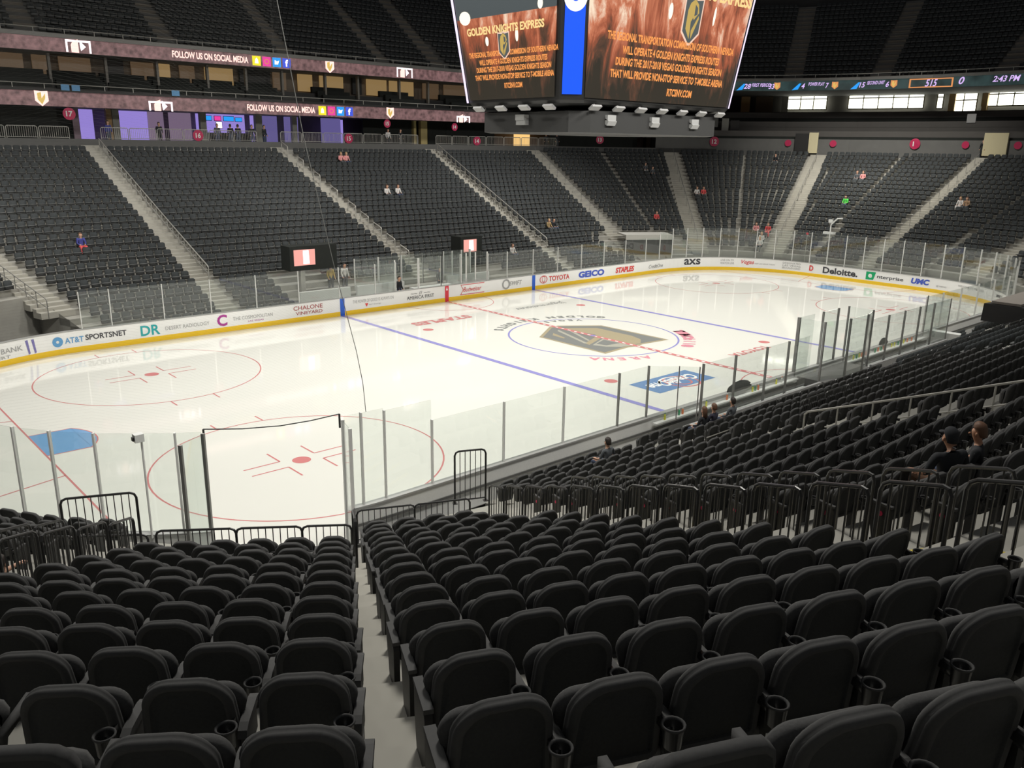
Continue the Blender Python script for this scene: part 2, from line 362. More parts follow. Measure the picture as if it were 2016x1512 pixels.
def board_rect(s0, s1, z0, z1, m, name, off=-.016):
    mb = MB(); ss = rink_samples(s0, s1, .4)
    for s in ss:
        for z in (z0, z1): mb.v.append((*rink(s, off)[:2], z))
    for i in range(len(ss)-1): mb.f.append((2*i, 2*i+2, 2*i+3, 2*i+1)); mb.m.append(0)
    return mb.build(name, m, boards)
for s0 in (-7.77, 7.77): board_rect(s0-.15+PER, s0+.15+PER, 0, 1.03, M_blue, 'blue_line_stripe')
board_rect(-.15+PER, .15+PER, 0, 1.03, M_red, 'red_line_stripe')
sN = 2*_a+2*_q+2*_b
for s0 in (sN-7.77, sN+7.77): board_rect(s0-.15, s0+.15, 0, 1.03, M_blue, 'blue_line_stripe')
board_rect(sN-.15, sN+.15, 0, 1.03, M_red, 'red_line_stripe')
def P_(n, c): return mat('print_'+n, c, .4, noise=.02)
pk, pr, pb, pt, pp, pg, pgr = P_('black', (.05, .05, .06)), P_('red', (.72, .06, .06)), P_('blue', (.05, .10, .55)), P_('teal', (.02, .40, .42)), P_('purple', (.42, .04, .30)), P_('grey', (.38, .38, .38)), P_('green', (.0, .38, .14))
pmar, plb = P_('maroon', (.42, .10, .10)), P_('light_blue', (.12, .35, .65))
def on_boards(V, F, s, z, m, name='sponsor_print', par=None, off=-.018):
    mb = MB()
    for u, v in V: mb.v.append((*rink(s+u+PER, off)[:2], z+v))
    mb.f = [tuple(f) for f in F]; mb.m = [0]*len(F); return mb.build(name, m, par or boards)
def ad(body, s, z, wd, h, m, bold=.01, shear=0): V, F = text2d(body, bold, shear, wd, h); return on_boards(V, F, s, z, m)
def poly_ad(P, s, z, m, off=-.017): return on_boards(P, [tuple(range(len(P)))], s, z, m, 'sponsor_print', None, off)
def ring_ad(s, z, r, wd, m, sx=1, sy=1, off=-.018):
    n = 28; V = []; 
    for k in range(n): t = 2*math.pi*k/n; V += [((r-wd)*sx*math.cos(t), (r-wd)*sy*math.sin(t)), (r*sx*math.cos(t), r*sy*math.sin(t))]
    return on_boards(V, [(2*k, 2*k+1, (2*k+3) % (2*n), (2*k+2) % (2*n)) for k in range(n)], s, z, m, 'sponsor_print', None, off)
ad('NATIONAL BANK', -26.3, .66, 3.1, .24, pg); ad('EXPERT', -26.0, .38, 1.3, .13, pg)
for k in (0, 1): poly_ad([(-.10+k*.28, .32), (.02+k*.28, .34), (.08+k*.28, -.30), (.0+k*.28, -.34)], -24.5, .62, P_('violet', (.20, .18, .45)))
ring_ad(-23.15, .62, .24, .17, plb); ad('AT&T', -22.4, .62, .85, .28, plb, .02); ad('SPORTSNET', -20.95, .66, 1.9, .27, pk, .02)
ad('DR', -18.85, .62, .95, .52, pt, .02); ad('DESERT RADIOLOGY', -16.95, .60, 2.3, .19, pgr if False else pg, 0)
ad('C', -15.1, .64, .55, .62, pp, .03); ad('THE COSMOPOLITAN', -13.35, .64, 2.3, .19, pg, 0); ad('LAS VEGAS', -13.2, .42, .9, .09, pp, 0)
ad('CHALONE', -10.0, .78, 1.85, .24, pmar); ad('VINEYARD', -9.95, .48, 1.7, .19, pmar)
ad('THE POWER OF GOOD IS ALWAYS ON', -5.6, .74, 2.9, .19, pg, 0); poly_ad([(-.12, .1), (.12, .1), (0, -.12)], -6.1, .47, pr); ad('NV Energy', -5.5, .46, .85, .10, pg, 0)
ad('AMERICA FIRST', -2.1, .54, 2.1, .22, pk, 0); ad('~~ // ~~', -2.1, .80, 1.5, .2, pk, 0)
poly_ad([(-.08, -.12), (.08, -.12), (0, .12)], 0, .86, M_white, -.020)
ad('Budweiser', 2.15, .64, 1.55, .30, pr, 0, .3)
for q in ([(-1.0, .34), (1.05, .34), (1.0, .30), (-.95, .30)], [(-1.05, -.34), (1.0, -.34), (1.05, -.30), (-1.0, -.30)], [(-1.0, .34), (-.95, .3), (-.75, 0), (-.8, 0)], [(-.8, 0), (-.75, 0), (-1.0, -.34), (-1.05, -.34)]): poly_ad(q, 2.15, .64, pr)
ring_ad(5.15, .64, .36, .12, pg); ad('SWIFT', 6.05, .66, 1.15, .3, pg, .01, .2)
ring_ad(8.75, .64, .33, .05, pr, 1.15, .85); ring_ad(8.75, .66, .2, .045, pr, .8, 1.2); ad('TOYOTA', 10.35, .64, 2.1, .36, pr, .02)
ad('GEICO', 13.8, .64, 2.85, .48, pb, .05); ad('STAPLES', 17.65, .62, 2.2, .44, pr, .05, .12)
ad('CreditOne', 21.5, .58, 1.8, .3, pg, .01, .3); ad('axs', 25.5, .70, 1.55, .50, pk, .02)
ad('LIVE ON TV', 28.6, .82, 1.1, .16, pg, .01); ad('WATCH LIVE', 28.6, .58, 1.15, .16, pg, .01)
ad('Vegas', 30.3, .68, 1.05, .42, pr, .01, .3); ad('VISIT LAS VEGAS TODAY', 31.7, .62, 1.7, .10, pg, 0)
for k, t in enumerate(('DESIGNATED', 'LAS VEGAS', 'BOULEVARD')): ad(t, 33.9, .86-k*.2, 1.5, .14, pg, 0)
ad('D', 35.6, .66, .36, .44, pr, .04); ad('Deloitte.', 38.05, .64, 2.9, .50, pk, .03)
poly_ad([(-.38, .30), (.38, .30), (.22, -.30), (-.38, -.30)], 40.55, .64, pg if False else pgr); ad('e', 40.5, .64, .3, .3, M_white, .04); ad('nterprise', 42.05, .60, 2.0, .32, pk, .01)
ad('UMC', 44.3, .66, 1.35, .42, pb, .05, .15); ad('@ NEWS', 45.9, .5, .8, .14, pg, 0)
ad('WELCOME TO FABULOUS', 48.4, .78, 2.4, .14, pg, 0); ad('BANK OF', 51.6, .76, .9, .2, pk, .02); ad('NEVADA', 51.7, .46, .9, .16, pk, .0)

# ================================================================ GLASS: every pane stands in its own post
def pane_thing(p0, p1, z1, label, post0=True, post1=False, z0=1.07, r=.016, group='panes of rink glass', thick=.014, post_m=None):
    a, b = Vector((p0[0], p0[1], 0)), Vector((p1[0], p1[1], 0)); d = (b-a); L = d.length
    t = empty('rink_glass_panel', (a.x, a.y, z0), math.atan2(d.y, d.x), label, 'glass panel', group)
    mb = MB(); mb.box(.03, L-.03, -thick/2, thick/2, 0.0, z1-z0-.01); mb.build('glass_pane', M_glass, t)
    pm = post_m or M_alu
    for on, x in ((post0, 0), (post1, L)):
        if on:
            mb = MB(); mb.box(x-r, x+r, -.035, .045, -.05, z1-z0); mb.build('post', pm, t)
    return t
def near_xy(s): return rink(s, .07)[:2]
# board-line stations, as arc lengths; tall glass at the ends and corners, low along the sides
def side_name(x, y):
    if y > 12: return 'far side'
    if y < -12: return 'near side'
    return 'far end' if x > 0 else 'near end'
words_ = ['first', 'second', 'third', 'fourth', 'fifth', 'sixth', 'seventh', 'eighth', 'ninth', 'tenth', 'eleventh', 'twelfth', 'thirteenth', 'fourteenth', 'fifteenth', 'sixteenth', 'seventeenth', 'eighteenth', 'nineteenth', 'twentieth']
def ordn(k):
    if k < 20: return words_[k]
    t, u = divmod(k+1, 10); tens = {2: 'twenty', 3: 'thirty', 4: 'forty', 5: 'fifty', 6: 'sixty', 7: 'seventy', 8: 'eighty', 9: 'ninety'}[t]
    return {2: 'twentieth', 3: 'thirtieth', 4: 'fortieth', 5: 'fiftieth', 6: 'sixtieth', 7: 'seventieth', 8: 'eightieth', 9: 'ninetieth'}[t] if u == 0 else tens+'-'+words_[u-1]
far_x = [-21.97, -20.6, -18.06, -15.6, -13.05, -10.5, -7.9, -5.4, -3.9]
for k in range(len(far_x)-1):
    pane_thing((far_x[k], RW+.07), (far_x[k+1], RW+.07), 2.87, 'low far side glass pane, %s right of the far left corner' % ordn(k), True, k == len(far_x)-2)
far_x2 = [3.55, 5.3, 7.75, 10.2, 12.7, 15.2, 17.7, 20.2, 21.97]
for k in range(len(far_x2)-1):
    pane_thing((far_x2[k], RW+.07), (far_x2[k+1], RW+.07), 2.87, 'low far side glass pane, %s right of the penalty boxes' % ordn(k))
# far right corner, far end, near right corner
s_ = _a
sN0 = _a+2*_q+2*_b
nn = 24; st = [(_a+(sN0-_a)*k/nn) for k in range(nn+1)]
for k in range(nn):
    pane_thing(near_xy(st[k]), near_xy(st[k+1]), 3.5 if .5 < k < nn-1 else 3.3, 'tall glass pane round the far end, %s from the far side' % ordn(k), r=.022)
near_r = [21.95, 19.6, 17.2, 14.8, 12.4, 10.4]
for k in range(len(near_r)-1):
    pane_thing((near_r[k], -RW-.07), (near_r[k+1], -RW-.07), 2.87, 'low near side glass pane, %s from the near right corner' % ordn(k), True, k == len(near_r)-2)
near_l = [-21.95, -20.47, -17.93, -15.5, -12.98, -11.5]
for k in range(len(near_l)-1):
    pane_thing((near_l[k], -RW-.07), (near_l[k+1], -RW-.07), 3.43 if k == 0 else 2.87, 'clear near side glass pane, %s right of the near corner' % ordn(k), True, k == len(near_l)-2, post_m=M_alud if k == 4 else None)
# the panes that turn back round the benches and run behind them
pane_thing((-11.5, -RW-.09), (-10.75, -RW-.75), 2.87, 'narrow glass return pane turning back at the near end of the bench', False, post_m=M_alud)
pane_thing((-10.75, -RW-.75), (-10.3, -14.2), 2.87, 'narrow glass return pane with thick dark post beside the bench', True, True, post_m=M_alud)
bx = [-10.1, -8.2, -6.2, -4.7, -3.2]
for k in range(len(bx)-1): pane_thing((bx[k], -14.2), (bx[k+1], -14.2), 2.95, 'glass pane behind the nearer team bench, %s from its near end' % ordn(k), z0=.9, r=.022, post_m=M_alud)
bx = [2.0, 3.6, 5.2, 6.8, 8.4, 10.2]
for k in range(len(bx)-1): pane_thing((bx[k], -14.2), (bx[k+1], -14.2), 2.95, 'glass pane behind the farther team bench, %s from the bench divider' % ordn(k), z0=.9, r=.022, post_m=M_alud)
for k, (p0, p1) in enumerate([((-2.1, -13.1), (-2.1, -14.2)), ((-2.1, -14.2), (-.6, -14.5)), ((-.6, -14.5), (.9, -14.5)), ((.9, -14.5), (2.0, -14.2)), ((2.0, -13.1), (2.0, -14.2)), ((-2.1, -13.05), (-.8, -13.05)), ((-.1, -13.05), (1.2, -13.05))]):
    pane_thing(p0, p1, 3.35, 'tall glass divider between the team benches, %s of the cluster' % ordn(k), True, k in (1, 3, 6), z0=.95, r=.030, post_m=M_alud)
pane_thing((10.3, -13.1), (10.3, -14.2), 2.95, 'short glass return pane closing the far end of the farther bench', True, True, z0=.95, post_m=M_alud)
# penalty boxes, far side
for k, (p0, p1) in enumerate([((-3.9, 13.1), (-3.9, 14.9)), ((-2.15, 13.1), (-2.15, 14.9)), ((1.25, 13.1), (1.25, 14.9)), ((3.55, 13.1), (3.55, 14.9)), ((-2.15, 13.02), (-.4, 13.02)), ((-.4, 13.02), (1.25, 13.02)),
                              ((-5.6, 15.0), (-3.9, 15.0)), ((-3.9, 15.0), (-2.15, 15.0)), ((-2.15, 15.0), (-.4, 15.0)), ((-.4, 15.0), (1.25, 15.0)), ((1.25, 15.0), (3.55, 15.0)), ((1.9, 13.3), (1.9, 14.8)), ((2.7, 13.3), (2.7, 14.8))]):
    pane_thing(p0, p1, 2.98, 'penalty box glass pane across the ice, %s of the set' % ordn(k), True, True, r=.022)
# near left corner: left of the vehicle gate, the two returns at the gate, and right of it
cx0, cy0 = -_a, -_b
def onarc(deg, r=8.6): return (cx0+r*math.cos(R_(deg)), cy0+r*math.sin(R_(deg)))
def ang(x, y): return math.degrees(math.atan2(y-cy0, x-cx0))
pl = [(-30.55, 4.0), (-30.55, 1.6), (-30.55, -.8), (-30.55, -3.2), onarc(ang(-30.05, -7.9)), onarc(ang(-29.45, -8.99)), onarc(ang(-28.74, -9.71)), onarc(ang(-27.96, -10.44)), onarc(ang(-26.59, -11.57)), onarc(ang(-26.04, -11.8))]
for k in range(len(pl)-1):
    pane_thing(pl[k], pl[k+1], 3.5, 'tall end glass pane left of the vehicle gate, %s from the left' % ordn(k), True, False, r=.022)
pane_thing(onarc(ang(-26.04, -11.8)), (-26.80, -12.38), 3.45, 'angled glass return pane on the left of the open vehicle gate', True, True, r=.030, z0=.05, post_m=M_alud)
pane_thing(onarc(ang(-23.07, -12.77)), (-23.30, -13.62), 3.4, 'angled glass return pane on the right of the open vehicle gate', True, True, r=.030, z0=.05)
pr_ = [onarc(ang(-23.07, -12.77)), onarc(ang(-22.62, -13.13)), (-21.95, -13.02)]
for k in range(2): pane_thing(pr_[k], pr_[k+1], 3.5, 'tall clear corner pane right of the vehicle gate, %s from it' % ordn(k), k > 0, False, r=.022)
# camera pole at the left end glass
t = empty('goal_camera', (*onarc(ang(-27.30, -11.40), 8.75), 1.0), 0, 'small white camera box on a thin pole at the left corner glass', 'camera')
mb = MB(); mb.tube([(0, 0, 0), (0, 0, 2.55)], .025, 8); mb.build('pole', M_alu, t)
mb = MB(); mb.box(-.16, .04, -.09, .09, 2.38, 2.56); mb.box(-.20, -.16, -.05, .05, 2.42, 2.50, 1); mb.build('camera_body', [M_wht, M_black], t)
# protective net over the near end with its border ropes
ne = empty('safety_net', (0, 0, 0), 0, 'fine protective netting hanging above the glass of the near end', 'net')
netpts = [(-21.9, 12.95)]+[(-_a+RR*math.cos(R_(a)), _b+RR*math.sin(R_(a))) for a in (105, 120, 135, 150, 165, 180)]+[(-RL, 0)]+[(-_a+RR*math.cos(R_(a)), -_b+RR*math.sin(R_(a))) for a in (180, 195, 210, 225, 240, 255)]+[(-22.4, -12.9)]
NZ = [3.45, 4.2, 5.0, 5.9, 7.0, 10, 14, 24]; NS = [0, .05, .18, .38, .62, 1.2, 1.8, 2.6]
mb = MB()
for k, (x, y) in enumerate(netpts):
    e = 1 if k == len(netpts)-1 else 0
    for z, o_ in zip(NZ, NS): mb.v.append((x-.74*o_*e, y+.67*o_*e, z))
nz = len(NZ)
for k in range(0, len(netpts)-1):
    for i in range(nz-1): mb.f.append((nz*k+i, nz*k+nz+i, nz*k+nz+i+1, nz*k+i+1)); mb.m.append(0)
mb.build('net_mesh', M_net, ne)
mb = MB(); pts = [(-26.04, -11.8, 3.5), (-25.3, -12.22, 3.46), (-24.5, -12.52, 3.44), (-23.8, -12.68, 3.46), (-23.07, -12.77, 3.5)]
mb.tube(pts, .013, 6); mb.tube([(-26.04, -11.8, 3.5), (-26.04, -11.8, 3.1)], .025, 6); mb.tube([(-23.07, -12.77, 3.5), (-23.07, -12.77, 3.15)], .025, 6)
mb.build('bottom_rope', M_black, ne)
mb = MB()
mb.tube([(-22.4-.74*o_, -12.9+.67*o_, z) for z, o_ in zip(NZ, NS)], .009, 5)
mb.build('edge_rope', M_alud, ne)
# ================================================================ THE BOWL
CX, CY = 17.84, 3.10
NORM = [0, 10.5, 21.5, 32.5, 43.5, 54.18, 65.23, 78, 90]
def ztop(i): return 3.9625+.3301*i+.00065*i*i
def tread(i): return ztop(i)-.86
def Rrow(i): return 18.55+.84*i
def d_row(sx, sy, k): return {5: -.02, 6: .08}.get(k, 0.0) if (sx < 0 and sy < 0) else 0.0
class Seg:
    """one straight facet of the bowl: outward normal (angle from the end axis in its quadrant), end points at any radius"""
    def __init__(s, sx, sy, k):
        s.k, s.sx, s.sy = k, sx, sy; a = R_(NORM[k]); s.N = np.array([sx*math.cos(a), sy*math.sin(a)])
        s.c = np.array([sx*CX, sy*CY]); s.ang = NORM[k]
    def vert(s, k0, k1, R, sx, sy):
        a, b = R_(NORM[k0]), R_(NORM[k1]); A = np.array([[math.cos(a), math.sin(a)], [math.cos(b), math.sin(b)]])
        p = np.linalg.solve(A, [R+d_row(sx, sy, k0), R+d_row(sx, sy, k1)]); return np.array([sx*(CX+p[0]), sy*(CY+p[1])])
    def ends(s, R):
        k = s.k
        if k == 0: P = (s.vert(0, 1, R, s.sx, -1), s.vert(0, 1, R, s.sx, 1))
        elif k == 8: P = (s.vert(7, 8, R, -1, s.sy), s.vert(7, 8, R, 1, s.sy))
        else: P = (s.vert(k-1, k, R, s.sx, s.sy), s.vert(k, k+1, R, s.sx, s.sy))
        f = -s.N; r = np.array([f[1], -f[0]])      # ends ordered left, right as seen facing the ice
        return P if (P[1]-P[0])@r > 0 else (P[1], P[0])
SEGS = []
for sx in (1, -1): SEGS.append(Seg(sx, 1, 0))
for sy in (1, -1): SEGS.append(Seg(1, sy, 8))
for sx in (1, -1):
    for sy in (1, -1):
        for k in range(1, 8): SEGS.append(Seg(sx, sy, k))
def start_row(s):
    if s.sx < 0 and s.sy < 0 and s.k in (5,): return 0
    if s.sx < 0 and s.sy < 0 and s.k in (6,): return -3
    if s.k == 8: return -9
    if s.k == 0: return -6
    if s.sy > 0 and s.sx < 0 and s.k in (4, 5, 6): return -3
    return {1: -5, 2: -5, 3: -5, 4: -5, 5: -6, 6: -7, 7: -8}[s.k]
TOP = 18
# --- which spots are aisle
def near_line(p): return (p[0]+23.13)*.9549-(p[1]+18.3)*.2968    # signed offset right of the boundary by the near block
AA = np.array([-26.84, -19.46]); AU = np.array([math.cos(R_(61.165)), math.sin(R_(61.165))])
def aisle_at(p, s, R, i):
    x, y = p; q = (1 if x > 0 else -1, 1 if y > 0 else -1)
    if s.sx < 0 and s.sy < 0 and s.k not in (0, 8) or (s.k == 8 and s.sy < 0 and x < -14.6):
        if near_line(p) > .30-.005*i and near_line(p) < 2.15: return 'a'
        if s.k in (5, 6):
            f = -s.N; r = np.array([f[1], -f[0]])
            P = AA-AU*(.84/(AU@f))*i; t = (p-P)@r
            if s.k == 5 and t > -(.021*i-.005): return 's'
            if s.k == 6 and t < .245-.013*i: return 's'
        if s.k in (4, 5):
            f = -s.N; r = np.array([f[1], -f[0]]); P = AA-AU*(.84/(AU@f))*i
            if s.k == 5 and (p-P)@r < -(3.06+.19*i)-.26: return 'a'
            if s.k == 4:
                t = math.degrees(math.atan2(-(y+CY), -(x+CX))); d = (R)*math.sin(R_(47-t))
                if d < 1.0: return 'a'
        if s.k in (4, 3, 2, 1):
            t = math.degrees(math.atan2(-(y+CY), -(x+CX)))
            if abs(R*math.sin(R_(t-20))) < .7: return 'a'
        return None
    if s.k == 8 or (s.k == 7 and abs(x) < CX):
        xa = (-13.9, .55, 13.8+.14*(R-16.3)) if y > 0 else (-13.8, .55, 13.8)
        for a in xa:
            if abs(x-a) < .68: return 'a'
    if s.k == 0 and abs(y) < .7: return 'a'
    if abs(x) > CX-1 and abs(y) > CY-1:
        t = math.degrees(math.atan2(abs(y)-CY, abs(x)-CX)); RR_ = math.hypot(abs(y)-CY, abs(x)-CX)
        for a, hw in ((71.9, .85), (46, .85), (20.5, .85)):
            if abs(RR_*math.sin(R_(t-a))) < hw: return 'a'
        for a in (59, 33, 7):
            if abs(RR_*math.sin(R_(t-a))) < .10: return 's'
    if s.k in (0,) and abs(abs(y)-7.5) < .1: return 's'
    return None
def blocked(p, i):
    x, y = p
    if y < 0 and -11.6 < x < 10.4 and i <= -8: return True       # team benches
    if y > 0 and -9.8 < x < 9.8 and i <= -8: return True         # penalty boxes
    if y > 0 and -7.9 < x < 7.2 and i == -7: return True
    if y > 0 and -10.2 < x < -6.6 and i <= -5: return True       # screens' platform
    P0, P1 = np.array([22.0, 17.2]), np.array([25.6, 15.0]); u = max(0, min(1, (np.array(p)-P0)@(P1-P0)/((P1-P0)@(P1-P0))))
    if y > 0 and x > 0 and i < 1 and np.linalg.norm(np.array(p)-P0-(P1-P0)*u) < 1.9: return True
    if 10.8 < x < 18.1 and -18.5 < y < -14.5: return True        # draped platform and table
    if False and 20.2 < x < 23.8 and y > 0 and i < -2 and 16 < y < 25 and x < 23.8: return True   # far right tunnel
    # keep off the boards
    dx = max(abs(x)-_a, 0); dy = max(abs(y)-_b, 0)
    if abs(x) < _a: d = abs(y)-RW
    elif abs(y) < _b: d = abs(x)-RL
    else: d = math.hypot(dx, dy)-RR
    return d < .55
# --- terraces
terr = MB()
for s in SEGS:
    i0 = start_row(s)
    for i in range(i0, TOP+1):
        Ra = Rrow(i)-.70 if i > i0 else Rrow(i)-.70; Rb = Rrow(i)+.14+.02
        if i == TOP: Rb += .3
        a, b = s.ends(Ra); c, d = s.ends(Rb); z = tread(i)
        zb = -.16 if i == i0 else tread(i-1)-.05
        vs = [(*a, zb), (*b, zb), (*d, zb), (*c, zb), (*a, z), (*b, z), (*d, z), (*c, z)]
        terr.add(vs, [(4, 5, 6, 7), (0, 1, 5, 4), (1, 2, 6, 5), (3, 0, 4, 7), (2, 3, 7, 6)], 0)
    # under-structure sides where neighbours start at other rows
    a, b = s.ends(Rrow(i0)-.70); c, d = s.ends(Rrow(3)+.14); zt = tread(i0)
    for p, q in ((a, c), (b, d)):
        terr.add([(*p, -.16), (*q, -.16), (*q, tread(3)-.02), (*p, zt-.02)], [(0, 1, 2, 3)], 0)
o = terr.build('seating_terrace', M_conc); tag(o, 'grey concrete steps of the lower seating bowl all round the rink', 'terrace', kind='structure')

# ================================================================ SEATS
def rrect(w0, w1, z0, z1, rt, rb, n=6, crown=.0):
    """closed outline (x, z): bottom half-width w0, top half-width w1, corner radii"""
    P = []
    def arc(cx, cz, r, a0, a1):
        for k in range(n+1):
            t = a0+(a1-a0)*k/n; P.append((cx+r*math.cos(t), cz+r*math.sin(t)))
    arc(w1-rt, z1-rt, rt, 0, math.pi/2); arc(-w1+rt, z1-rt, rt, math.pi/2, math.pi)
    arc(-w0+rb, z0+rb, rb, math.pi, 1.5*math.pi); arc(w0-rb, z0+rb, rb, 1.5*math.pi, 2*math.pi)
    if crown: P = [(x, z+crown*(1-(x/w1)**2)*max(0, (z-z0)/(z1-z0))**2) for x, z in P]
    return P
def inset(P, d):
    n = len(P); out = []
    for k in range(n):
        (x0, z0), (x1, z1) = P[k-1], P[(k+1) % n]; tx, tz = x1-x0, z1-z0; L = math.hypot(tx, tz) or 1
        out.append((P[k][0]-tz/L*d, P[k][1]+tx/L*d))
    return out
def shell(P, rings, bend, lean, z_ref, mis, n=None):
    L = []
    for d, y in rings:
        L.append([(x, y+bend*x*x-lean*(z-z_ref), z) for x, z in inset(P, d)])
    return L
def seat_back_mesh():
    mb = MB(); P = rrect(.240, .222, .36, .838, .150, .06, 7, .034)
    rings = [(.085, -.020), (.054, -.022), (.044, -.034), (.032, -.045), (.018, -.045), (.006, -.034), (.001, -.022), (.007, -.012), (.001, -.003), (.0, .012), (.012, .030), (.04, .034), (.085, .026)]
    L = shell(P, rings, .75, .13, .845, None)
    mis = [0, 0, 1, 1, 1, 1, 1, 1, 1, 1, 2, 2, 2]
    L = [[(x, y, z) for x, y, z in l] for l in L]
    mb.loops(L, mis=mis); return mb.mesh('backrest', [M_seatb, M_seatr, M_seatf], True)
def seat_pan_mesh():
    mb = MB(); P = rrect(.20, .252, .36, .735, .11, .05, 6, .012)
    rings = [(.09, .105), (.03, .100), (.008, .110), (0, .125), (.0, .150), (.012, .170), (.05, .180), (.10, .175)]
    L = shell(P, rings, .25, .03, .80, None); mb.loops(L, mi=1); return mb.mesh('seat_pan', [M_seatb, M_seatf], True)
def armrest_mesh(side=1):
    mb = MB(); x = .258*side
    pr = [(-.03, .535), (-.01, .570), (.04, .585), (.25, .575), (.30, .56), (.31, .54), (.26, .535)]
    L = [[(x-.024, y, z) for y, z in pr], [(x-.028, y, z-.004) for y, z in pr], [(x+.028, y, z-.004) for y, z in pr], [(x+.024, y, z) for y, z in pr]]
    if side > 0: pass
    mb.loops([[(x-.023, y, z) for y, z in pr], [(x+.023, y, z) for y, z in pr]], mi=0)
    mb.box(x-.018, x+.018, .02, .24, .40, .55, 1); mb.box(x-.02, x+.02, .05, .16, .03, .42, 1); mb.box(x-.035, x+.035, .0, .24, .0, .03, 1)
    return mb.mesh('armrest', [M_arm, M_black])
def end_panel_mesh(side=1):
    mb = MB(); x = .262*side
    pr = [(-.02, .10), (-.02, .52), (.01, .575), (.22, .57), (.27, .54), (.27, .38), (.20, .08)]
    mb.loops([[(x-.022, y, z) for y, z in pr], [(x+.022, y, z) for y, z in pr]], mi=1)
    mb.box(x-.027, x+.027, -.02, .275, .560, .588, 0); mb.box(x-.035, x+.035, 0, .22, 0, .10, 1)
    return mb.mesh('end_panel', [M_arm, M_black])
def cup_mesh():
    mb = MB(); n = 16; cx, cy = .206, -.100
    def c(r, z): return [(cx+r*math.cos(2*math.pi*k/n), cy+r*math.sin(2*math.pi*k/n)*1.0, z) for k in range(n)]
    mb.loops([c(.030, .545), c(.040, .555), c(.048, .650), c(.054, .655), c(.054, .665), c(.046, .665), c(.042, .655), c(.034, .57), c(.02, .562)], mis=[0, 0, 1, 1, 1, 1, 0, 0, 0], cap1=True)
    mb.box(cx-.015, cx+.015, cy+.03, .03, .58, .62, 0)
    return mb.mesh('cup_holder', [M_cup, M_seatr], True)
ME_back, ME_pan, ME_arm, ME_armL, ME_endR, ME_endL, ME_cup = seat_back_mesh(), seat_pan_mesh(), armrest_mesh(), armrest_mesh(-1), end_panel_mesh(1), end_panel_mesh(-1), cup_mesh()
def tag_mesh():
    mb = MB(); mb.loops([[(-.288+d, .12+.032*math.cos(t), .46+.032*math.sin(t)) for t in np.linspace(0, 2*math.pi, 13)[:-1]] for d in (0, -.006)], mi=0); return mb.mesh('row_tag', [M_pink])
ME_tag = tag_mesh()
# all seat spots
spots = []     # (x, y, z, heading, seg, row, block, seat, endL, endR)
for s in SEGS:
    f = -s.N; head = math.atan2(f[1], f[0]); r = np.array([f[1], -f[0]])
    for i in range(start_row(s), (TOP-1 if s.k in (8, 7) and s.sy > 0 else TOP)):
        R = Rrow(i); a, b = s.ends(R); L = np.linalg.norm(b-a); n = int(L/.04)
        free = []; cur = None
        for k in range(n+1):
            t = L*k/n; p = a+(b-a)*(k/n); ok = aisle_at(p, s, R, i) is None and not blocked(p, i)
            edge = .0
            if ok and (cur is None): cur = t
            if (not ok or k == n) and cur is not None:
                free.append((cur, t)); cur = None
        for bi, (t0, t1) in enumerate(free):
            e0, e1 = t0 > .06, t1 < L-.06
            if s.sx < 0 and s.sy < 0 and s.k in (5, 6): pass
            m = int(round((t1-t0)/.51-.15)) if (e0 and e1) else int((t1-t0)/.505)
            if m < 1: continue
            sp = (t1-t0)/m
            for j in range(m):
                p = a+(b-a)*((t0+sp*(j+.5))/L)
                spots.append((p[0], p[1], tread(i), head-math.pi/2, s, i, bi, j, e0 and j == 0, e1 and j == m-1))
P3 = np.array([(q[0], q[1], q[2]+.7) for q in spots]); vis = in_view(P3, 250); vis0 = in_view(P3, 25)
dist = np.linalg.norm(P3-CAM, axis=1)
order = [k for k in np.argsort(dist) if vis0[k] and dist[k] > 1.2]
NIND = 300
ind = set(order[:NIND])
taken_people = []
def seat_label(q):
    s, i, bi, j = q[4], q[5], q[6], q[7]
    blk = {5: 'left near block', 6: 'right near block', 4: 'block left of the left railings', 7: 'block beyond the railed stairs', 8: 'side block right of that'}.get(s.k, 'near end block')
    if bi: blk = 'second '+blk
    return 'black folding seat, %s, %s row up, %s from the left' % (blk, ordn(i-start_row(s)), ordn(j))
for k in sorted(ind):
    q = spots[k]; t = empty('arena_seat', (q[0], q[1], q[2]), q[3], seat_label(q), 'seat', 'folding seats of the near blocks')
    link('backrest', ME_back, t); link('seat_pan', ME_pan, t); link('cup_holder', ME_cup, t)
    link('end_panel' if q[9] else 'armrest', ME_endR if q[9] else ME_arm, t)
    if q[8]:
        link('end_panel', ME_endL, t)
        if q[4].k in (7, 8): link('row_tag', ME_tag, t)
print('spots', len(spots), 'visible', int(vis.sum()), 'individual', len(ind))
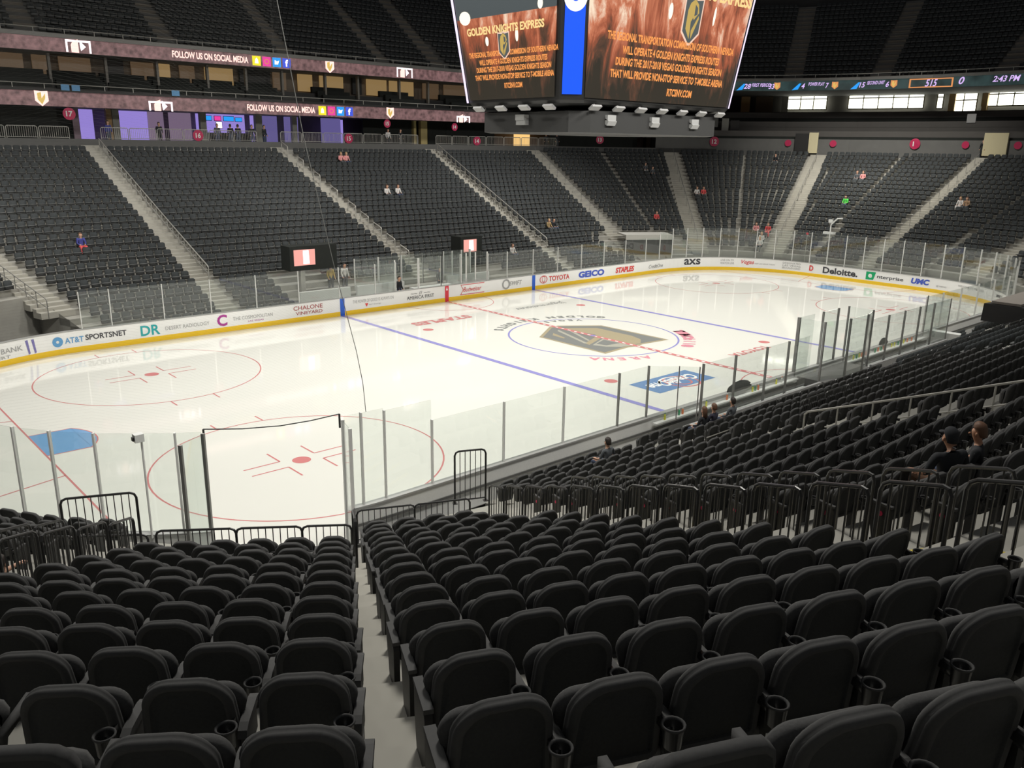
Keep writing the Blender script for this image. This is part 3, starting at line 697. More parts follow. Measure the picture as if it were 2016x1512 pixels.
# the rest: one object, two levels of detail
def low_seat(n_arc, rings, pan_rings):
    mb = MB(); P = rrect(.205, .225, .36, .85, .12, .05, n_arc)
    L = shell(P, rings, .5, .13, .85, None); k = len(rings)
    mb.loops(L, mis=[0]+[1]*(k-3)+[2]*2)
    Pp = rrect(.20, .240, .40, .73, .09, .04, max(1, n_arc-1)); Lp = shell(Pp, pan_rings, .2, .03, .79, None); mb.loops(Lp, mi=2, cap0=False)
    mb.box(.24, .275, -.03, .30, .59, .635, 1); return mb
near_low = low_seat(3, [(.05, -.014), (.030, -.045), (.004, -.030), (.0, .015), (.03, .035)], [(.02, .08), (0, .11), (.02, .16)])
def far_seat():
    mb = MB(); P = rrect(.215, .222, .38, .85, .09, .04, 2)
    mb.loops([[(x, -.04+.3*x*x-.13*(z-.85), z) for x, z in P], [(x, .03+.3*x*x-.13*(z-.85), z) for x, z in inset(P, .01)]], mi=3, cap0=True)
    # the tipped-up pan, light on its front edge put in as a paler colour
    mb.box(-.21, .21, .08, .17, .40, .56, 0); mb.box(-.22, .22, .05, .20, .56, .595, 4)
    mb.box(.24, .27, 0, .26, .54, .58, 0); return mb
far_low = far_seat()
deckseat = MB(); deckseat.box(-.22, .22, -.05, .03, .38, .84, 3); deckseat.box(-.22, .22, .03, .20, .42, .56, 4)
def instance_batch(parts):
    VV, FF, LL, MM = [], [], [], []; off = 0
    for base, T in parts:
        V = np.array(base.v); n = len(V); T = np.array(T)
        if not len(T): continue
        c, s_ = np.cos(T[:, 3]), np.sin(T[:, 3])
        X = V[None, :, 0]*c[:, None]-V[None, :, 1]*s_[:, None]+T[:, None, 0]; Y = V[None, :, 0]*s_[:, None]+V[None, :, 1]*c[:, None]+T[:, None, 1]; Z = V[None, :, 2]+T[:, None, 2]
        VV.append(np.stack([X, Y, Z], -1).reshape(-1, 3))
        fl_ = np.concatenate([np.array(f) for f in base.f]); ln = np.array([len(f) for f in base.f])
        K = len(T); FF.append((fl_[None, :]+(np.arange(K)*n)[:, None]+off).ravel()); LL.append(np.tile(ln, K)); MM.append(np.tile(np.array(base.m), K)); off += K*n
    V = np.concatenate(VV); F = np.concatenate(FF); L = np.concatenate(LL); M = np.concatenate(MM)
    me = bpy.data.meshes.new('seats'); me.vertices.add(len(V)); me.vertices.foreach_set('co', V.ravel())
    me.loops.add(len(F)); me.loops.foreach_set('vertex_index', F.astype(np.int32))
    me.polygons.add(len(L)); me.polygons.foreach_set('loop_start', np.concatenate([[0], np.cumsum(L)[:-1]]).astype(np.int32)); me.polygons.foreach_set('loop_total', L.astype(np.int32))
    for m in (M_seatb, M_seatr, M_seatf, M_farseat, M_farpan): me.materials.append(m)
    me.polygons.foreach_set('material_index', M.astype(np.int32)); me.update(calc_edges=True); return me
Tn, Tf, Td = [], [], []
for k, q in enumerate(spots):
    if k in ind or not vis[k]: continue
    (Tn if dist[k] < 36 and q[1] < 0 else Tf).append((q[0], q[1], q[2], q[3]))
# ================================================================ UPPER LEVELS
def loop_wall(mb, R, z0, z1, t, mi, segs, R2=None, z2=None):
    """closed wall band following facets; t = thickness outward"""
    for s in segs:
        a, b = s.ends(R); c, d = s.ends(R+t)
        vs = [(*a, z0), (*b, z0), (*d, z0), (*c, z0), (*a, z1), (*b, z1), (*d, z1), (*c, z1)]
        mb.add(vs, [(4, 5, 6, 7), (0, 1, 5, 4), (1, 2, 6, 5), (3, 0, 4, 7), (2, 3, 7, 6), (3, 2, 1, 0)], mi)
FARS = [s for s in SEGS if (s.sy > 0 and s.k != 0) or (s.sx > 0 and s.k == 0)]
SIDE = [s for s in FARS if s.sy > 0 and (s.k == 8 or (s.k >= 4)) or (s.sx < 0 and s.sy > 0)]
ENDS = [s for s in SEGS if s.sx > 0 and (s.k in (0, 1, 2, 3, 4)) ]
NEARS = [s for s in SEGS if s.sy < 0 and s.k != 0]+[s for s in SEGS if s.sx < 0 and s.k == 0]
mb = MB(); zc = 9.45
loop_wall(mb, 33.95, 8.6, 9.86, .16, 0, SIDE)
loop_wall(mb, 33.95, 8.6, 10.95, .16, 0, ENDS+[s for s in SEGS if s.sx > 0 and s.sy < 0 and s.k in (5, 6)])
o = mb.build('parapet_wall', M_concd); tag(o, 'grey parapet wall along the top row of the lower bowl', 'wall', kind='structure')
mb = MB(); loop_wall(mb, 34.1, 9.2, zc, 12, 0, SIDE); o = mb.build('floor_concourse', M_concd); tag(o, 'dark concourse floor behind the lower bowl', 'floor', kind='structure')
# suite level slab and terrace
mb = MB()
loop_wall(mb, 35.0, 12.1, 13.0, 9, 0, SIDE)
for j in range(3): loop_wall(mb, 35.9+j*.95, 12.9, 13.35+j*.38, .95 if j < 2 else 1.2, 1, SIDE)
loop_wall(mb, 34.9, 13.0, 13.22, .10, 1, SIDE)
o = mb.build('suite_floor', [M_concd, M_black]); tag(o, 'slab and stepped rows of the suite level', 'floor', kind='structure')
mb = MB(); loop_wall(mb, 39.3, 13.4, 15.9, .3, 0, SIDE); o = mb.build('wall_suites', M_suite); tag(o, 'dark brown back wall of the suite level', 'wall', kind='structure')
mb = MB(); loop_wall(mb, 42, 9.4, 12.2, .3, 0, SIDE); o = mb.build('wall_concourse', mat('concourse_wall', (.14, .12, .13), .8, noise=.15, nscale=1)); tag(o, 'dim grey back wall of the concourse', 'wall', kind='structure')
# upper deck
UD = [s for s in FARS]+[s for s in SEGS if s.sx > 0 and s.sy < 0 and s.k in (1, 2, 3)]
mb = MB()
loop_wall(mb, 35.95, 15.78, 16.7, 14, 0, UD)
for j in range(17):
    loop_wall(mb, 37.0+.82*j, 16.6+.56*max(j-1, 0), 16.9+.56*j, .84, 0, UD)
loop_wall(mb, 35.75, 16.72, 17.0, .12, 1, UD)
o = mb.build('upper_deck_terrace', [M_concd, M_alud]); tag(o, 'dark concrete steps of the upper seating deck', 'terrace', kind='structure')
mb = MB(); loop_wall(mb, 51.5, 9, 34, .4, 0, UD); o = mb.build('wall_outer', M_black); tag(o, 'black outer wall behind the upper deck', 'wall', kind='structure')
# pale stair aisles of the upper deck, and its seats
def deck_aisle(p, s):
    x, y = p
    if y > 0 and s.k == 8 or (s.k == 7 and abs(x) < CX):
        for a in (-16.0, -6.1, 3.9, 14.0):
            if abs(x-a) < .75: return a
    if abs(x) > CX-1 and (abs(y) > CY-1 or x > 0):
        t = math.degrees(math.atan2(y-CY if y > 0 else y+CY, x-CX)) if x > 0 else None; Rr = math.hypot(abs(x)-CX, abs(y)-CY)
        if t is not None:
            if s.k == 0: return 'e' if abs(y-.6) < 1.0 else None
            for a in (86.0, 73, 60, 48, 37.5, 26.6, 13.5):
                if abs(Rr*math.sin(R_(abs(t)-a))) < .95: return a
    return None
ais = {}
for s in UD:
    f = -s.N
    for j in range(0, 16):
        R = 37.6+.82*j; a, b = s.ends(R); L = np.linalg.norm(b-a); n = int(L/.05); cur = None; runs = []; arun = None
        for k in range(n+1):
            p = a+(b-a)*(k/n); t = L*k/n; v = deck_aisle(p, s)
            if v is None and cur is None: cur = t
            if (v is not None or k == n) and cur is not None: runs.append((cur, t)); cur = None
            if v is not None and arun is None: arun = (t, v)
            if (v is None or k == n) and arun is not None:
                ais.setdefault((s.k, s.sx, s.sy, arun[1]), []).append((s, j, R, a+(b-a)*(arun[0]/L), a+(b-a)*(t/L))); arun = None
        for t0, t1 in runs:
            m = int((t1-t0)/.52)
            for q in range(m):
                p = a+(b-a)*((t0+(t1-t0)*(q+.5)/m)/L); Td.append((p[0], p[1], 16.9+.56*j, math.atan2(f[1], f[0])-math.pi/2))
Td = np.array(Td); Td = Td[in_view(np.stack([Td[:, 0], Td[:, 1], Td[:, 2]+.6], 1), 250)]
print('far', len(Tf), 'near', len(Tn), 'deck', len(Td))
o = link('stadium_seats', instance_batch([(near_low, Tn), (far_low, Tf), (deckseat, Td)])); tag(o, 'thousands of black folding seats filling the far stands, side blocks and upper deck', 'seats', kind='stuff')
M_stepU = mat('upper_step_concrete', (.20, .18, .15), .9, noise=.15, nscale=2)
g = {}
for key, L in ais.items():
    g.setdefault(str(key[3]), []).extend(L)
for gi, (key, L) in enumerate(sorted(g.items())):
    mb = MB()
    for s, j, R, p0, p1 in L:
        N3 = Vector((s.N[0], s.N[1], 0)); z = 16.9+.56*j
        for h in (0, 1):
            zz = z+.28*h+.01; q0 = Vector((*p0, 0))+N3*(-.55+.41*h); q1 = Vector((*p1, 0))+N3*(-.55+.41*h)
            w_ = N3*.42
            vs = [(q0.x, q0.y, zz-.3), (q1.x, q1.y, zz-.3), (q1.x+w_.x, q1.y+w_.y, zz-.3), (q0.x+w_.x, q0.y+w_.y, zz-.3), (q0.x, q0.y, zz), (q1.x, q1.y, zz), (q1.x+w_.x, q1.y+w_.y, zz), (q0.x+w_.x, q0.y+w_.y, zz)]
            mb.add(vs, [(4, 5, 6, 7), (0, 1, 5, 4), (1, 2, 6, 5), (3, 0, 4, 7), (2, 3, 7, 6)], 0)
    o = mb.build('upper_aisle_stairs', M_stepU); tag(o, 'pale concrete stair aisle climbing the upper deck', 'stairs', kind='structure')
# lower aisles' half steps
M_step = mat('aisle_concrete', (.44, .425, .375), .85, noise=.13, nscale=1.5, bump=.15)
def aisle_steps(name, label, path, hw, rows, yellow=False):
    """path(i) -> (centre point, outward normal)"""
    mb = MB()
    for i in rows:
        c, N = path(i); N = Vector((N[0], N[1], 0)).normalized(); S = Vector((-N.y, N.x, 0)); z = tread(i); rise = tread(i+1)-z
        B = Vector((c[0], c[1], 0))
        for h in (0, 1):
            # half step against the riser, and a thin facing on the tread
            n0, n1, zt = ((-.712, .12, z+.006), (-.26, .12, z+rise/2))[h]
            vs = [B+N*nn+S*ss*hw+Vector((0, 0, zz)) for zz in (z-.02 if h else z-.3, zt) for nn, ss in ((n0, -1), (n0, 1), (n1, 1), (n1, -1))]
            mb.add(vs, [(4, 5, 6, 7), (0, 1, 5, 4), (1, 2, 6, 5), (3, 0, 4, 7), (2, 3, 7, 6)], 0)
            if yellow:
                vs = [B+N*nn+S*ss*hw*.96+Vector((0, 0, zt+.003)) for nn, ss in ((n0+.005, -1), (n0+.005, 1), (n0+.05, 1), (n0+.05, -1))]
                mb.add(vs, [(0, 1, 2, 3)], 1)
    o = mb.build(name, [M_step, M_ystripe]); return tag(o, label, 'stairs', kind='structure')
def rad_path(sx, sy, deg, off=0):
    def f(i):
        k = min(range(len(NORM)), key=lambda q: abs(NORM[q]-deg)); Nn = np.array([sx*math.cos(R_(NORM[k])), sy*math.sin(R_(NORM[k]))])
        d = np.array([sx*math.cos(R_(deg)), sy*math.sin(R_(deg))]); t = Rrow(i)/(d@Nn); return (sx*CX+d[0]*t, sy*CY+d[1]*t), Nn
    return f
def side_path(x, sy):
    return lambda i: ((x(Rrow(i)) if callable(x) else x, sy*(CY+Rrow(i))), (0, sy))
aisle_steps('aisle_stairs', 'concrete stairs of the far left aisle with the long handrail', side_path(-13.9, 1), .62, range(-8, 19))
aisle_steps('aisle_stairs', 'concrete stairs at the middle of the far side with hoop rails', side_path(.55, 1), .6, range(-6, 19))
aisle_steps('aisle_stairs', 'concrete stairs with long handrail right of the far centre', side_path(lambda R: 13.8+.14*(R-16.3), 1), .62, range(-8, 19))
for d_, nm in ((71.9, 'leftmost aisle of the far right corner'), (46, 'aisle in the middle of the far right corner'), (20.5, 'right aisle of the far right corner')):
    aisle_steps('aisle_stairs', 'concrete stairs of the '+nm, rad_path(1, 1, d_), .80, range(-5, 19))
aisle_steps('aisle_stairs', 'concrete stairs climbing the middle of the far end', lambda i: ((CX+Rrow(i), 0), (1, 0)), .66, range(-6, 19))
aisle_steps('aisle_stairs', 'concrete stairs of the far end nearest the right edge', rad_path(1, -1, 20.5), .8, range(-5, 19))
aisle_steps('aisle_stairs', 'concrete stairs by the far left corner opening', rad_path(-1, 1, 71.9), .85, range(-5, 19))
aisle_steps('aisle_stairs', 'concrete stairs beside the grey handrail of the near side', side_path(-13.8, -1), .62, range(-8, 14))
def corridor(i):
    # the railed stairs right of the near block: middle of the corridor at row i
    s = next(q for q in SEGS if q.sx < 0 and q.sy < 0 and q.k == 6); N = s.N; off = 1.24
    # intersect the line (offset off) with the row line
    base = np.array([-23.13, -18.3])+off*np.array([.9549, -.2968]); d = np.array([-.2968, -.9549]); c = np.array([-CX, -CY])
    t = (Rrow(i)-(base-c)@N)/(d@N); return base+d*t, N
aisle_steps('aisle_stairs', 'railed concrete stairs with yellow edges right of the near block', corridor, .92, range(-8, 12), True)
# narrow stairs between the two near blocks
def seam(i):
    s = next(q for q in SEGS if q.sx < 0 and q.sy < 0 and q.k == 6); return AA-AU*(.84/(AU@-s.N))*i+(.12-.01*i)*np.array([-s.N[1]*-1*-1, s.N[0]*-1*-1])*0, np.array([-math.cos(R_(60)), -math.sin(R_(60))])
aisle_steps('aisle_stairs', 'narrow pale stairs between the two near seat blocks', seam, .40, range(0, 15))

# ---- ribbons
M_led = led_brick('led_ribbon_stone', (.07, .036, .038), (.34, .185, .185), .70, 2.2)
M_leddark = led_brick('led_ribbon_dark', (.006, .012, .012), (.03, .06, .06), .9, .6)
def facets(R, segs, order_key=None):
    out = []
    for s in segs:
        a, b = s.ends(R); out.append((s, a, b))
    return out
# ribbon path running left to right on the far side: list of vertices
def far_path(R, kmin_right=0):
    P = [Seg(-1, 1, k).vert(k, k+1, R, -1, 1) for k in (3, 4, 5, 6, 7)]
    P += [Seg(1, 1, k).vert(k-1, k, R, 1, 1) for k in (8, 7, 6, 5, 4, 3, 2, 1)][:8-kmin_right]
    if kmin_right == 0: P += [Seg(1, -1, 1).vert(k, k+1, R, 1, -1) for k in (0, 1, 2, 3)]
    return P
class Path:
    def __init__(s, P, s_origin_x=0.0):
        s.P = [np.array(p) for p in P]; s.L = [0]
        for a, b in zip(s.P, s.P[1:]): s.L.append(s.L[-1]+np.linalg.norm(b-a))
        k = next(k for k in range(len(s.P)-1) if s.P[k][0] <= s_origin_x <= s.P[k+1][0]); s.o = s.L[k]+(s_origin_x-s.P[k][0])/(s.P[k+1][0]-s.P[k][0])*(s.L[k+1]-s.L[k])
    def at(s, t, off=0):
        t = min(max(t+s.o, 0), s.L[-1]-1e-6); k = max(i for i in range(len(s.L)-1) if s.L[i] <= t); a, b = s.P[k], s.P[k+1]; d = (b-a)/np.linalg.norm(b-a)
        p = a+d*(t-s.L[k]); n = np.array([d[1], -d[0]]); return p+n*off     # n points to the ice for a left-to-right far path
def ribbon(name, label, path, z0, z1, m, t0, t1):
    e = empty(name, (0, 0, 0), 0, label, 'led display')
    mb = MB(); ts = sorted(set([t0, t1]+[l-path.o for l in path.L if t0 < l-path.o < t1]))
    for t in ts:
        for off, z in ((0, z0), (0, z1), (-.15, z1), (-.15, z0)): mb.v.append((*path.at(t, off), z))
    for i in range(len(ts)-1):
        for k in range(4): mb.f.append((i*4+k, i*4+4+k, i*4+4+(k+1) % 4, i*4+(k+1) % 4)); mb.m.append(0 if k == 0 else 1)
    mb.build('display_face', [m, M_black], e); return e
def on_path(path, V, F, t, z, m, name, par, off=.02):
    mb = MB()
    for u, v in V: mb.v.append((*path.at(t+u, off), z+v))
    mb.f = [tuple(f) for f in F]; mb.m = [0]*len(F); return mb.build(name, m, par)
E_txt = emat('led_text_peach', (1, .62, .55), 1.5); E_white = emat('led_white', (1, .85, .88), 1.6); E_yel = emat('led_yellow', (.95, .85, .02), 1.0)
E_mag = emat('led_magenta', (.85, .05, .35), 1.0); E_sky = emat('led_sky', (.02, .35, .95), 1.0); E_blu = emat('led_blue', (.05, .10, .75), 1.0); E_gold = emat('led_gold', (.80, .55, .14), .9)
E_lil = emat('led_lilac', (.72, .50, .95), 1.0); E_ora = emat('led_orange', (.9, .35, .12), .8); E_dk = emat('led_dark', (.10, .05, .05), .6); E_purp = emat('led_purple_dark', (.45, .10, .5), .9)
def tri_text(path, body, t, z, w_, h, m, par, bold=.03, off=.02): V, F = text2d(body, bold, 0, w_, h); return on_path(path, V, F, t, z, m, 'display_text', par, off)
def icons(path, t, z, par, s=.74):
    for k, (m, inner) in enumerate(((E_yel, [(-.16, -.2), (.16, -.2), (.12, .1), (0, .25), (-.12, .1)]), (E_mag, None), (E_sky, [(-.2, -.16), (.1, -.16), (.22, .15), (0, .08), (-.18, .18)]), (E_blu, 'f'))):
        q = s/2; on_path(path, [(-q, -q), (q, -q), (q, q), (-q, q)], [(0, 1, 2, 3)], t+k*.9, z, m, 'display_icon', par)
        if isinstance(inner, list): on_path(path, inner, [tuple(range(len(inner)))], t+k*.9, z, E_white, 'display_icon', par, .035)
        elif inner == 'f': tri_text(path, 'f', t+k*.9, z, None, .55, E_white, par, .04, .035)
        else:
            n = 16; V = []
            for a in range(n): c, s2 = math.cos(2*math.pi*a/n), math.sin(2*math.pi*a/n); V += [(.15*c, .15*s2), (.21*c, .21*s2)]
            on_path(path, V, [(2*a, 2*a+1, (2*a+3) % (2*n), (2*a+2) % (2*n)) for a in range(n)], t+k*.9, z, E_ora, 'display_icon', par, .035)
def mini_shield(path, t, z, s, par, m=None):
    S = [(-.5, .6), (0, .56), (.5, .6), (.52, -.2), (0, -.62), (-.5, -.2)]; m = m or E_txt
    on_path(path, [(x*s, y*s) for x, y in S], [tuple(range(6))][0:1], t, z, m, 'display_emblem', par, .02)
    on_path(path, [(x*s*.6, y*s*.8) for x, y in ((-.5, .5), (0, .6), (0, .0), (.5, .5), (.45, 0), (0, -.6), (-.5, -.1))], [(0, 1, 2, 5, 6), (2, 3, 4, 5)], t, z, E_gold, 'display_emblem', par, .03)
def frame_logo(path, t, z, w_, h, par):
    b = .14
    for x0, x1, y0, y1 in ((-w_/2, -w_/2+b, -h/2, h/2), (w_/2-b, w_/2, -h/2, h/2), (-w_/2, w_/2, h/2-b, h/2)):
        on_path(path, [(x0, y0), (x1, y0), (x1, y1), (x0, y1)], [(0, 1, 2, 3)], t, z, E_white, 'display_emblem', par, .03)
    on_path(path, [(-.5, -h/2), (-.5, .1), (-.35, .35), (0, .48), (0, -h/2)], [(0, 1, 2, 3, 4)], t, z, E_txt, 'display_emblem', par, .03)
    on_path(path, [(.1, .42), (.5, -.0), (.15, -.3), (.1, .0)], [(0, 3, 2, 1)], t, z, E_white, 'display_emblem', par, .03)
pa1 = Path(far_path(34.9, 3)); pa2 = Path(far_path(35.9, 0))
rb1 = ribbon('led_ribbon_board', 'lower glowing ribbon display along the far suites, stone pattern with social media text', pa1, 12.05, 13.05, M_led, -40, 34)
for zz in (0,):
    tri_text(pa1, 'FOLLOW US ON SOCIAL MEDIA', 1.95, 12.55, 6.2, .50, E_txt, rb1); icons(pa1, 5.75, 12.55, rb1)
    mini_shield(pa1, -16.3, 12.55, .85, rb1); mini_shield(pa1, 12.8, 12.6, .8, rb1); frame_logo(pa1, -8.1, 12.35, 1.8, .7, rb1); frame_logo(pa1, 21.4, 12.3, 1.6, .6, rb1)
rb2 = ribbon('led_ribbon_board', 'upper glowing ribbon display below the upper deck, stone pattern with white framed emblem', pa2, 15.8, 16.72, M_led, -40, 27)
tri_text(pa2, 'FOLLOW US ON SOCIAL MEDIA', -3.4, 16.28, 6.2, .50, E_txt, rb2); icons(pa2, .42, 16.28, rb2)
mini_shield(pa2, 7.25, 16.28, .85, rb2); frame_logo(pa2, -13.2, 16.25, 1.7, .85, rb2); frame_logo(pa2, 15.2, 16.3, 1.8, .85, rb2)
rb3 = ribbon('led_ribbon_board', 'dark ribbon display round the far end with lilac score text', pa2, 15.8, 16.72, M_leddark, 27, 120)
# ---- text of the dark end ribbon
for body, t, dz, wd, h, m in (('28', 53.3, 0, .75, .5, E_lil), ('FIRST PERIOD', 54.7, .12, 1.9, .36, E_lil), ('33', 55.75, -.02, .6, .5, E_lil), ('4', 58.9, 0, .35, .52, E_lil), ('POWER PLAY', 60.2, .16, 1.6, .34, E_lil), ('7', 61.25, 0, .32, .52, E_lil),
                             ('15', 64.6, 0, .6, .5, E_lil), ('SECOND UNIT', 65.9, .18, 1.7, .34, E_lil), ('6', 67.0, 0, .3, .5, E_lil), ('515', 71.0, .0, 1.1, .66, E_lil), ('0', 73.75, .1, .5, .66, E_lil), ('2:43 PM', 77.6, .12, 2.3, .52, E_lil)):
    V, F = text2d(body, .02, .25, wd, h); on_path(pa2, V, F, t, 16.25+dz, m, 'display_text', rb3)
for t in (52.7, 58.3, 64.0): on_path(pa2, [(-.5, -.35), (.1, -.3), (.4, .3), (.2, .3)], [(0, 1, 2, 3)], t, 16.2, E_sky, 'display_emblem', rb3)
for t in (56.3, 62.0, 67.6): mini_shield(pa2, t, 16.25, .6, rb3, E_ora)
for V in ([(-2, -.42), (2, -.42), (2, -.32), (-2, -.32)], [(-2, .32), (2, .32), (2, .42), (-2, .42)], [(-2, -.32), (-1.85, -.32), (-1.85, .32), (-2, .32)], [(1.85, -.32), (2, -.32), (2, .32), (1.85, .32)]):
    on_path(pa2, V, [(0, 1, 2, 3)], 71.0, 16.25, E_ora, 'display_frame', rb3, .015)

# ---- railing on the ribbons' top edges (thin glass/metal rail)
def rail_on(path, t0, t1, z, label, n_post=2.0, h=.35):
    e = empty('guard_rail', (0, 0, 0), 0, label, 'railing'); ts = sorted(set([t0, t1]+[l-path.o for l in path.L if t0 < l-path.o < t1]))
    mb = MB(); mb.tube([(*path.at(t, -.1), z+h) for t in ts], .03, 5); mb.build('top_rail', M_rail, e)
    mb = MB(); t = t0
    while t < t1: p = path.at(t, -.1); mb.box(p[0]-.02, p[0]+.02, p[1]-.02, p[1]+.02, z, z+h); t += n_post
    mb.build('posts', M_rail, e); return e
rail_on(pa1, -40, 34, 13.2, 'thin metal rail on top of the lower glowing ribbon')
rail_on(pa2, -40, 100, 16.98, 'thin metal rail on top of the upper ribbon')

# ---- guard panels on the parapet of the far side
pg_ = Path(far_path(34.03, 3))
def guard_panel_mesh(w_, h):
    a = MB(); r = .030
    a.tube([(0, 0, 0), (0, 0, h-.08), (.08, 0, h), (w_-.08, 0, h), (w_, 0, h-.08), (w_, 0, 0)], r, 6); a.tube([(0, 0, .08), (w_, 0, .08)], r*.8, 5)
    b = MB(); k = int(w_/.13)
    for i in range(1, k): x = w_*i/k; b.box(x-.008, x+.008, -.008, .008, .08, h)
    return a.mesh('frame', [M_rail]), b.mesh('bars', [M_rail])
gpf, gpb = guard_panel_mesh(1.9, .82)
def panel_at(path, t, z, label, group, fm=gpf, bm=gpb, w_=1.9):
    a, b = path.at(t), path.at(t+w_); e = empty('guard_railing', (a[0], a[1], z), math.atan2(b[1]-a[1], b[0]-a[0]), label, 'railing', group); link('frame', fm, e); link('bars', bm, e); return e
gaps = ((-15.2, -12.6), (-.4, 1.9), (15.0, 17.6)); k = 0; t = -23.0
while t < 31:
    if not any(g0 < t+1.0 < g1 for g0, g1 in gaps):
        panel_at(pg_, t, 9.86, 'grey guard rail panel on the far parapet, %s from the left' % ordn(k), 'guard panels on the far parapet'); k += 1
    t += 2.02
# ---- pink section discs
E_disc = mat('section_disc', (.48, .02, .09), .5, noise=.03)
def disc_sign(path, t, z, r, num, label, off=.12):
    e = empty('section_sign', (0, 0, 0), 0, label, 'sign'); n = 20
    on_path(path, [(r*math.cos(2*math.pi*k/n), r*math.sin(2*math.pi*k/n)) for k in range(n)], [tuple(range(n))], t, z, E_disc, 'disc', e, off)
    mb = MB()
    if num: V, F = text2d(num, .03, 0, None, r*.9); on_path(path, V, F, t, z, M_wht, 'number', e, off+.02)
for t, num in ((-5.8, '16'), (7.7, '15'), (22.3, '14')): disc_sign(pg_, t, 10.25, .42, num, 'pink round sign reading %s on the far guard rail, %s' % (num, {'16': 'below the bar', '15': 'near the right lit panel', '14': 'before the long curtain'}[num]))
disc_sign(pg_, -14.9, 11.55, .42, '17', 'pink round sign reading 17 hanging below the lower ribbon')
disc_sign(pg_, 11.2, 11.6, .36, '15', 'dim pink disc on the dark wall left of the yellow post', 1.0); disc_sign(pg_, 18.9, 11.5, .36, '14', 'dim pink disc beside the yellow post', 1.0)
pe = Path(far_path(33.9, 0))
for t, num in ((36.3, '13'), (48.5, '12'), (60.9, '11'), (83.6, '10')): pass
for t, num, r in ((36.2, '13', .42), (48.4, '12', .5), (68.0, '11', .5)): disc_sign(pe, t, 10.6, r, num, 'pink round sign reading %s on the end parapet, %s' % (num, {'13': 'under the scoreboard', '12': 'right of the scoreboard', '11': 'under the bright windows'}[num]), .08)
for k, t in enumerate((55.9, 60.3, 72.6, 77.0)): disc_sign(pe, t, 10.55, .33, '', 'small pink disc on the end parapet, %s from the left' % ordn(k), .08)
# ---- concourse behind the far stands
pc = Path(far_path(40.6, 3))
def wall_piece(name, path, t0, t1, z0, z1, m, label, cat, off0=0, th=.25, kind=None):
    mb = MB(); ts = sorted(set([t0, t1]+[l-path.o for l in path.L if t0 < l-path.o < t1]))
    for t in ts:
        for off, z in ((off0, z0), (off0, z1), (off0-th, z1), (off0-th, z0)): mb.v.append((*path.at(t, off), z))
    for i in range(len(ts)-1):
        for k in range(4): mb.f.append((i*4+k, i*4+4+k, i*4+4+(k+1) % 4, i*4+(k+1) % 4)); mb.m.append(0)
    n = len(ts)-1; mb.f += [(0, 1, 2, 3), (n*4+3, n*4+2, n*4+1, n*4)]; mb.m += [0, 0]
    o = mb.build(name, m); return tag(o, label, cat, kind=kind)
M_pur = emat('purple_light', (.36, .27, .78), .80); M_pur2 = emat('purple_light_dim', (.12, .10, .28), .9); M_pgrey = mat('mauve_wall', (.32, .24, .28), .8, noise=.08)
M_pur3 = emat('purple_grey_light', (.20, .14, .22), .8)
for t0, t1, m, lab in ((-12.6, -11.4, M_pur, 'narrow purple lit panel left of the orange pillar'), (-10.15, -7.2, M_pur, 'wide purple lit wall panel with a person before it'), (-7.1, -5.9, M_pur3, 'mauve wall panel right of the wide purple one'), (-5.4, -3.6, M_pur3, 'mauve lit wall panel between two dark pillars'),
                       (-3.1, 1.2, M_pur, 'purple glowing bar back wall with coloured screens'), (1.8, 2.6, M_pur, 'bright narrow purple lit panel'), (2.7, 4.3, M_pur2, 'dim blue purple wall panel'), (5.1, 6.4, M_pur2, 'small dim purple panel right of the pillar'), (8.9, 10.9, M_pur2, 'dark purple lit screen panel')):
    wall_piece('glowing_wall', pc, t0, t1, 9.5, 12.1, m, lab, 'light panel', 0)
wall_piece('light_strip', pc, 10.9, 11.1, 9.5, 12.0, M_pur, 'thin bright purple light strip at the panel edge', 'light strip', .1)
pcc = Path(far_path(38.2, 3))
for t0, t1, m, lab in ((-30, -13.1, M_drape, 'large black curtain at the left of the concourse'), (11.9, 17.5, M_drape, 'black curtain left of the yellow post'), (19.5, 27.5, M_drape, 'long black curtain right of the yellow post'), (34, 44, M_drape, 'black curtain below the scoreboard')):
    wall_piece('curtain', pcc, t0, t1, 9.5, 12.05, m, lab, 'curtain', 0)
M_orp = mat('tan_pillar', (.42, .27, .12), .7, noise=.1); M_gyp = mat('grey_pillar', (.30, .30, .27), .7, noise=.1); M_ylp = mat('yellow_pillar', (.55, .45, .20), .6, noise=.08)
for k, (t, wd, m, lab) in enumerate(((-13.4, .45, M_pgrey, 'mauve pillar beside the black curtain'), (-11.0, .4, M_orp, 'tan pillar right of the narrow purple panel'), (-10.5, .5, M_gyp, 'grey pillar before the purple wall'), (-3.6, .5, M_gyp, 'dark pillar left of the bar'), (1.3, .6, M_gyp, 'dark pillar right of the bar'), (4.7, .45, M_gyp, 'grey pillar between dim panels'), (17.8, .3, M_ylp, 'thin yellow post standing before the black curtain'), (18.9, .8, M_ylp, 'tan wall piece right of the yellow post'))):
    wall_piece('pillar', pcc, t-wd/2, t+wd/2, 9.45, 12.1, m, lab, 'pillar', .2, .4)
E_warm = emat('warm_light', (1, .62, .22), 1.0)
for t0, t1, lab in ((31.6, 33.4, 'warm lit doorway below the scoreboard'), (40.2, 41.0, 'small warm lit opening under the scoreboard')): wall_piece('lit_doorway', Path(far_path(40.4, 3)), t0, t1, 9.5, 11.75, E_warm, lab, 'doorway')
